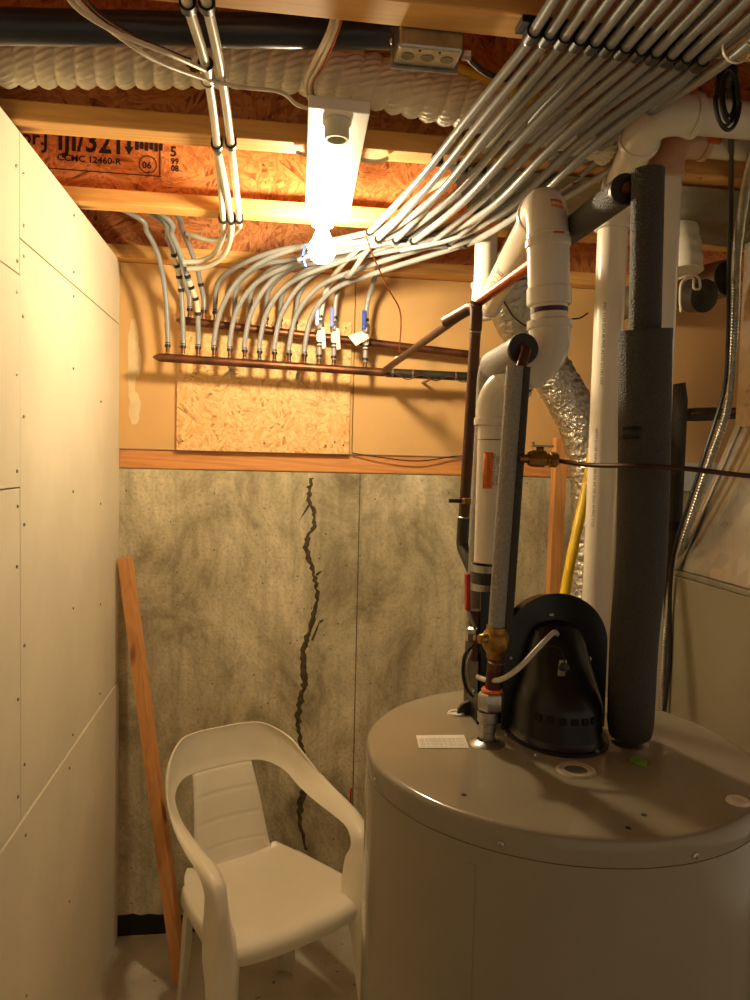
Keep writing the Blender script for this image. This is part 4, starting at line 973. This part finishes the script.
# ------------------------------------------------------------------ leaning lumber
b0 = at(181, 985, Z=0.0); t0 = at(125, 562, Y=2.535)
b0.z = 0
axl = (t0-b0).normalized(); wv = V((1, -.28, 0)); wv = (wv-axl*wv.dot(axl)).normalized(); nv = axl.cross(wv).normalized()
o = MB().obox((b0+t0)/2+V((0, 0, .012)), wv*.019, nv*.019, axl*((t0-b0).length/2)).build('leaning_lumber', 'pine_z', bevel=.0015)
tag(o, 'orange pine stick leaning in the corner left of the white chair', 'lumber')

# ------------------------------------------------------------------ chair
TH = math.radians(28); CX, CY = -.011, 2.107
ch = thing('plastic_chair', (CX, CY, 0), 'white moulded plastic armchair standing on the floor in front of the cracked concrete', 'chair')
def W(x, y, z): return V((CX+x*math.cos(TH)-y*math.sin(TH), CY+x*math.sin(TH)+y*math.cos(TH), z))
prof = [(-.222, .365, .175), (-.232, .385, .190), (-.230, .405, .200), (-.214, .419, .208), (-.18, .424, .212), (-.12, .418, .213), (-.04, .407, .210), (.04, .400, .200), (.11, .399, .186), (.165, .403, .165), (.19, .412, .145)]
pp = spline([V(q) for q in prof], 3); rows = []
for q in pp:
    rows.append([W(q.z*u, q.x+(.012*u*u if q.x < -.15 else 0), q.y+.022*abs(u)**4*(1 if q.x > -.2 else .3)) for u in [k/8-1 for k in range(17)]])
MB().grid(rows).build('seat', 'chair', ch, solid=.005, sub=1, sharp=180)
# back splat
pr = [(.185, .401, .150, 1), (.203, .418, .122, 1), (.217, .46, .113, 1), (.235, .53, .106, .9), (.253, .60, .099, .7), (.274, .66, .093, .5), (.291, .70, .092, .3), (.300, .735, .096, .2)]
pp = list(zip(spline([V(q[:3]) for q in pr], 12), spline([V((q[3], 0, 0)) for q in pr], 12))); rows = []
for q, cv in pp:
    gz = min(abs(q.y-g_) for g_ in (.455, .53, .605, .672)); off = .002 if gz < .003 else 0
    rows.append([W(q.z*u*1.08, q.x-.022*cv.x*u*u+off, q.y) for u in [k/8-1 for k in range(17)]])
MB().grid(rows).build('backrest', 'chair', ch, solid=.004, sharp=180)
# wrap round band: back rail, arms, front legs
st_ = [  # centre, half width vector, normal, curl
    ((0, .293, .737), (0, .006, .060), (0, 1, .1), .006),
    ((.09, .286, .737), (.0, .006, .060), (.15, 1, .1), .006),
    ((.150, .262, .730), (.0, .004, .060), (.6, .8, .15), .008),
    ((.203, .202, .702), (.008, .0, .052), (.95, .3, .2), .012),
    ((.224, .125, .664), (.018, 0, .036), (.8, .05, .6), .014),
    ((.230, .03, .640), (.025, 0, .020), (.5, 0, .9), .014),
    ((.230, -.07, .628), (.027, 0, .010), (.2, 0, 1), .014),
    ((.226, -.145, .618), (.027, 0, .004), (.1, -.25, 1), .016),
    ((.222, -.198, .592), (.027, 0, 0), (.1, -.8, .7), .034),
    ((.220, -.220, .535), (.028, .0, 0), (.15, -1, .15), .062),
    ((.216, -.228, .465), (.034, .004, 0), (.15, -1, 0), .072),
    ((.214, -.234, .40), (.044, .008, 0), (.2, -1, 0), .060),
    ((.220, -.242, .33), (.039, .008, 0), (.25, -1, 0), .040),
    ((.228, -.254, .18), (.033, .008, 0), (.3, -1, 0), .036),
    ((.238, -.268, 0.002), (.026, .008, 0), (.3, -1, 0), .030)]
def band_rows(sts, sgn, n=8):
    cs = spline([V(s[0]) for s in sts], n); ws = spline([V(s[1]) for s in sts], n); ns = spline([V(s[2]) for s in sts], n); es = spline([V((s[3], 0, 0)) for s in sts], n)
    rows = []
    for c, w, nn, e in zip(cs, ws, ns, es):
        nn = nn.normalized(); r_ = []
        for k in range(17):
            u = k/8-1; q = c+w*u-nn*(e.x*abs(u)**3.2); r_.append(W(sgn*q.x, q.y, q.z))
        rows.append(r_)
    return rows
mir = [((-c[0], c[1], c[2]), (-w_[0], w_[1], w_[2]), (-n_[0], n_[1], n_[2]), e_) for c, w_, n_, e_ in st_[:0:-1]]
full = band_rows(mir+st_, 1, 8)
nl = 6*8
def shell(rows, a, b, name, t=.0027, cap0=False, cap1=False):
    m = len(rows[0]); out = []
    for i in range(a, b+1):
        top, bot = [], []
        for k in range(m):
            du = rows[i][min(k+1, m-1)]-rows[i][max(k-1, 0)]; dv = rows[min(i+1, len(rows)-1)][k]-rows[max(i-1, 0)][k]
            n = du.cross(dv).normalized(); top.append(rows[i][k]+n*t); bot.append(rows[i][k]-n*t)
        out.append(top+bot[::-1])
    mb = MB().grid(out, closed=True); c = 2*m
    for on, base in ((cap0, 0), (cap1, (len(out)-1)*c)):
        if on:
            for k in range(m-1): mb.f.append([base+k, base+k+1, base+c-2-k, base+c-1-k]); mb.sm.append(False)
    return mb.build(name, 'chair', ch, sharp=60)
shell(full, nl, len(full)-1-nl, 'armrest'); shell(full, 0, nl, 'leg', cap0=True); shell(full, len(full)-1-nl, len(full)-1, 'leg', cap1=True)
def band(sts, sgn, name, parent=None):
    R_ = band_rows(sts, sgn, 8); shell(R_, 0, len(R_)-1, name, cap0=True, cap1=True)
# rear legs
rl_ = [((.160, .120, .392), (.020, -.028, 0), (.8, .6, 0), .012), ((.172, .135, .34), (.020, -.026, 0), (.8, .6, 0), .016), ((.176, .148, .18), (.020, -.026, 0), (.8, .6, 0), .016), ((.184, .165, .002), (.018, -.023, 0), (.8, .6, 0), .014)]
for sg in (1, -1): band(rl_, sg, 'leg')
# side skirts joining seat and legs
for sg in (1, -1):
    rows = []
    for k in range(13):
        f = k/12; y = -.21+.335*f; x = .213-.048*f**2; dz = .05*(1-math.sin(math.pi*f)*.55)
        T_ = [(-.214, .419, .208), (-.18, .424, .212), (-.12, .418, .213), (-.04, .407, .210), (.04, .400, .200), (.11, .399, .186), (.165, .403, .165)]
        for A_, B_ in zip(T_, T_[1:]):
            if A_[0] <= y <= B_[0]: g_ = (y-A_[0])/(B_[0]-A_[0]); zz = A_[1]+(B_[1]-A_[1])*g_+.0215; x = A_[2]+(B_[2]-A_[2])*g_
        rows.append([W(sg*(x-.003), y, zz), W(sg*(x+.003), y, zz-.001), W(sg*(x+.007), y, zz-.008), W(sg*(x+.010), y, .42-dz)])
    MB().grid(rows).build('seat_skirt', 'chair', ch, solid=.004, sub=1, sharp=180)
# red marker on wall
o = MB().tube([at(351, 788, Y=YB-.0035), at(350.5, 806, Y=YB-.0035)], .0035, 8).build('red_marker_tube', 'red'); tag(o, 'short red plastic tube against the concrete behind the right chair arm', 'tube')

# ------------------------------------------------------------------ light and view
w = bpy.data.worlds.new('world'); bpy.context.scene.world = w; w.use_nodes = True
w.node_tree.nodes['Background'].inputs[0].default_value = (1, .80, .55, 1); w.node_tree.nodes['Background'].inputs[1].default_value = .2
sc = bpy.context.scene
sc.view_settings.view_transform = 'Standard'; sc.view_settings.look = 'None'; sc.view_settings.gamma = 1; sc.view_settings.use_curve_mapping = False
sc.view_settings.exposure = 0.8
for o in bpy.data.objects:
    if '_o' in o: del o['_o']
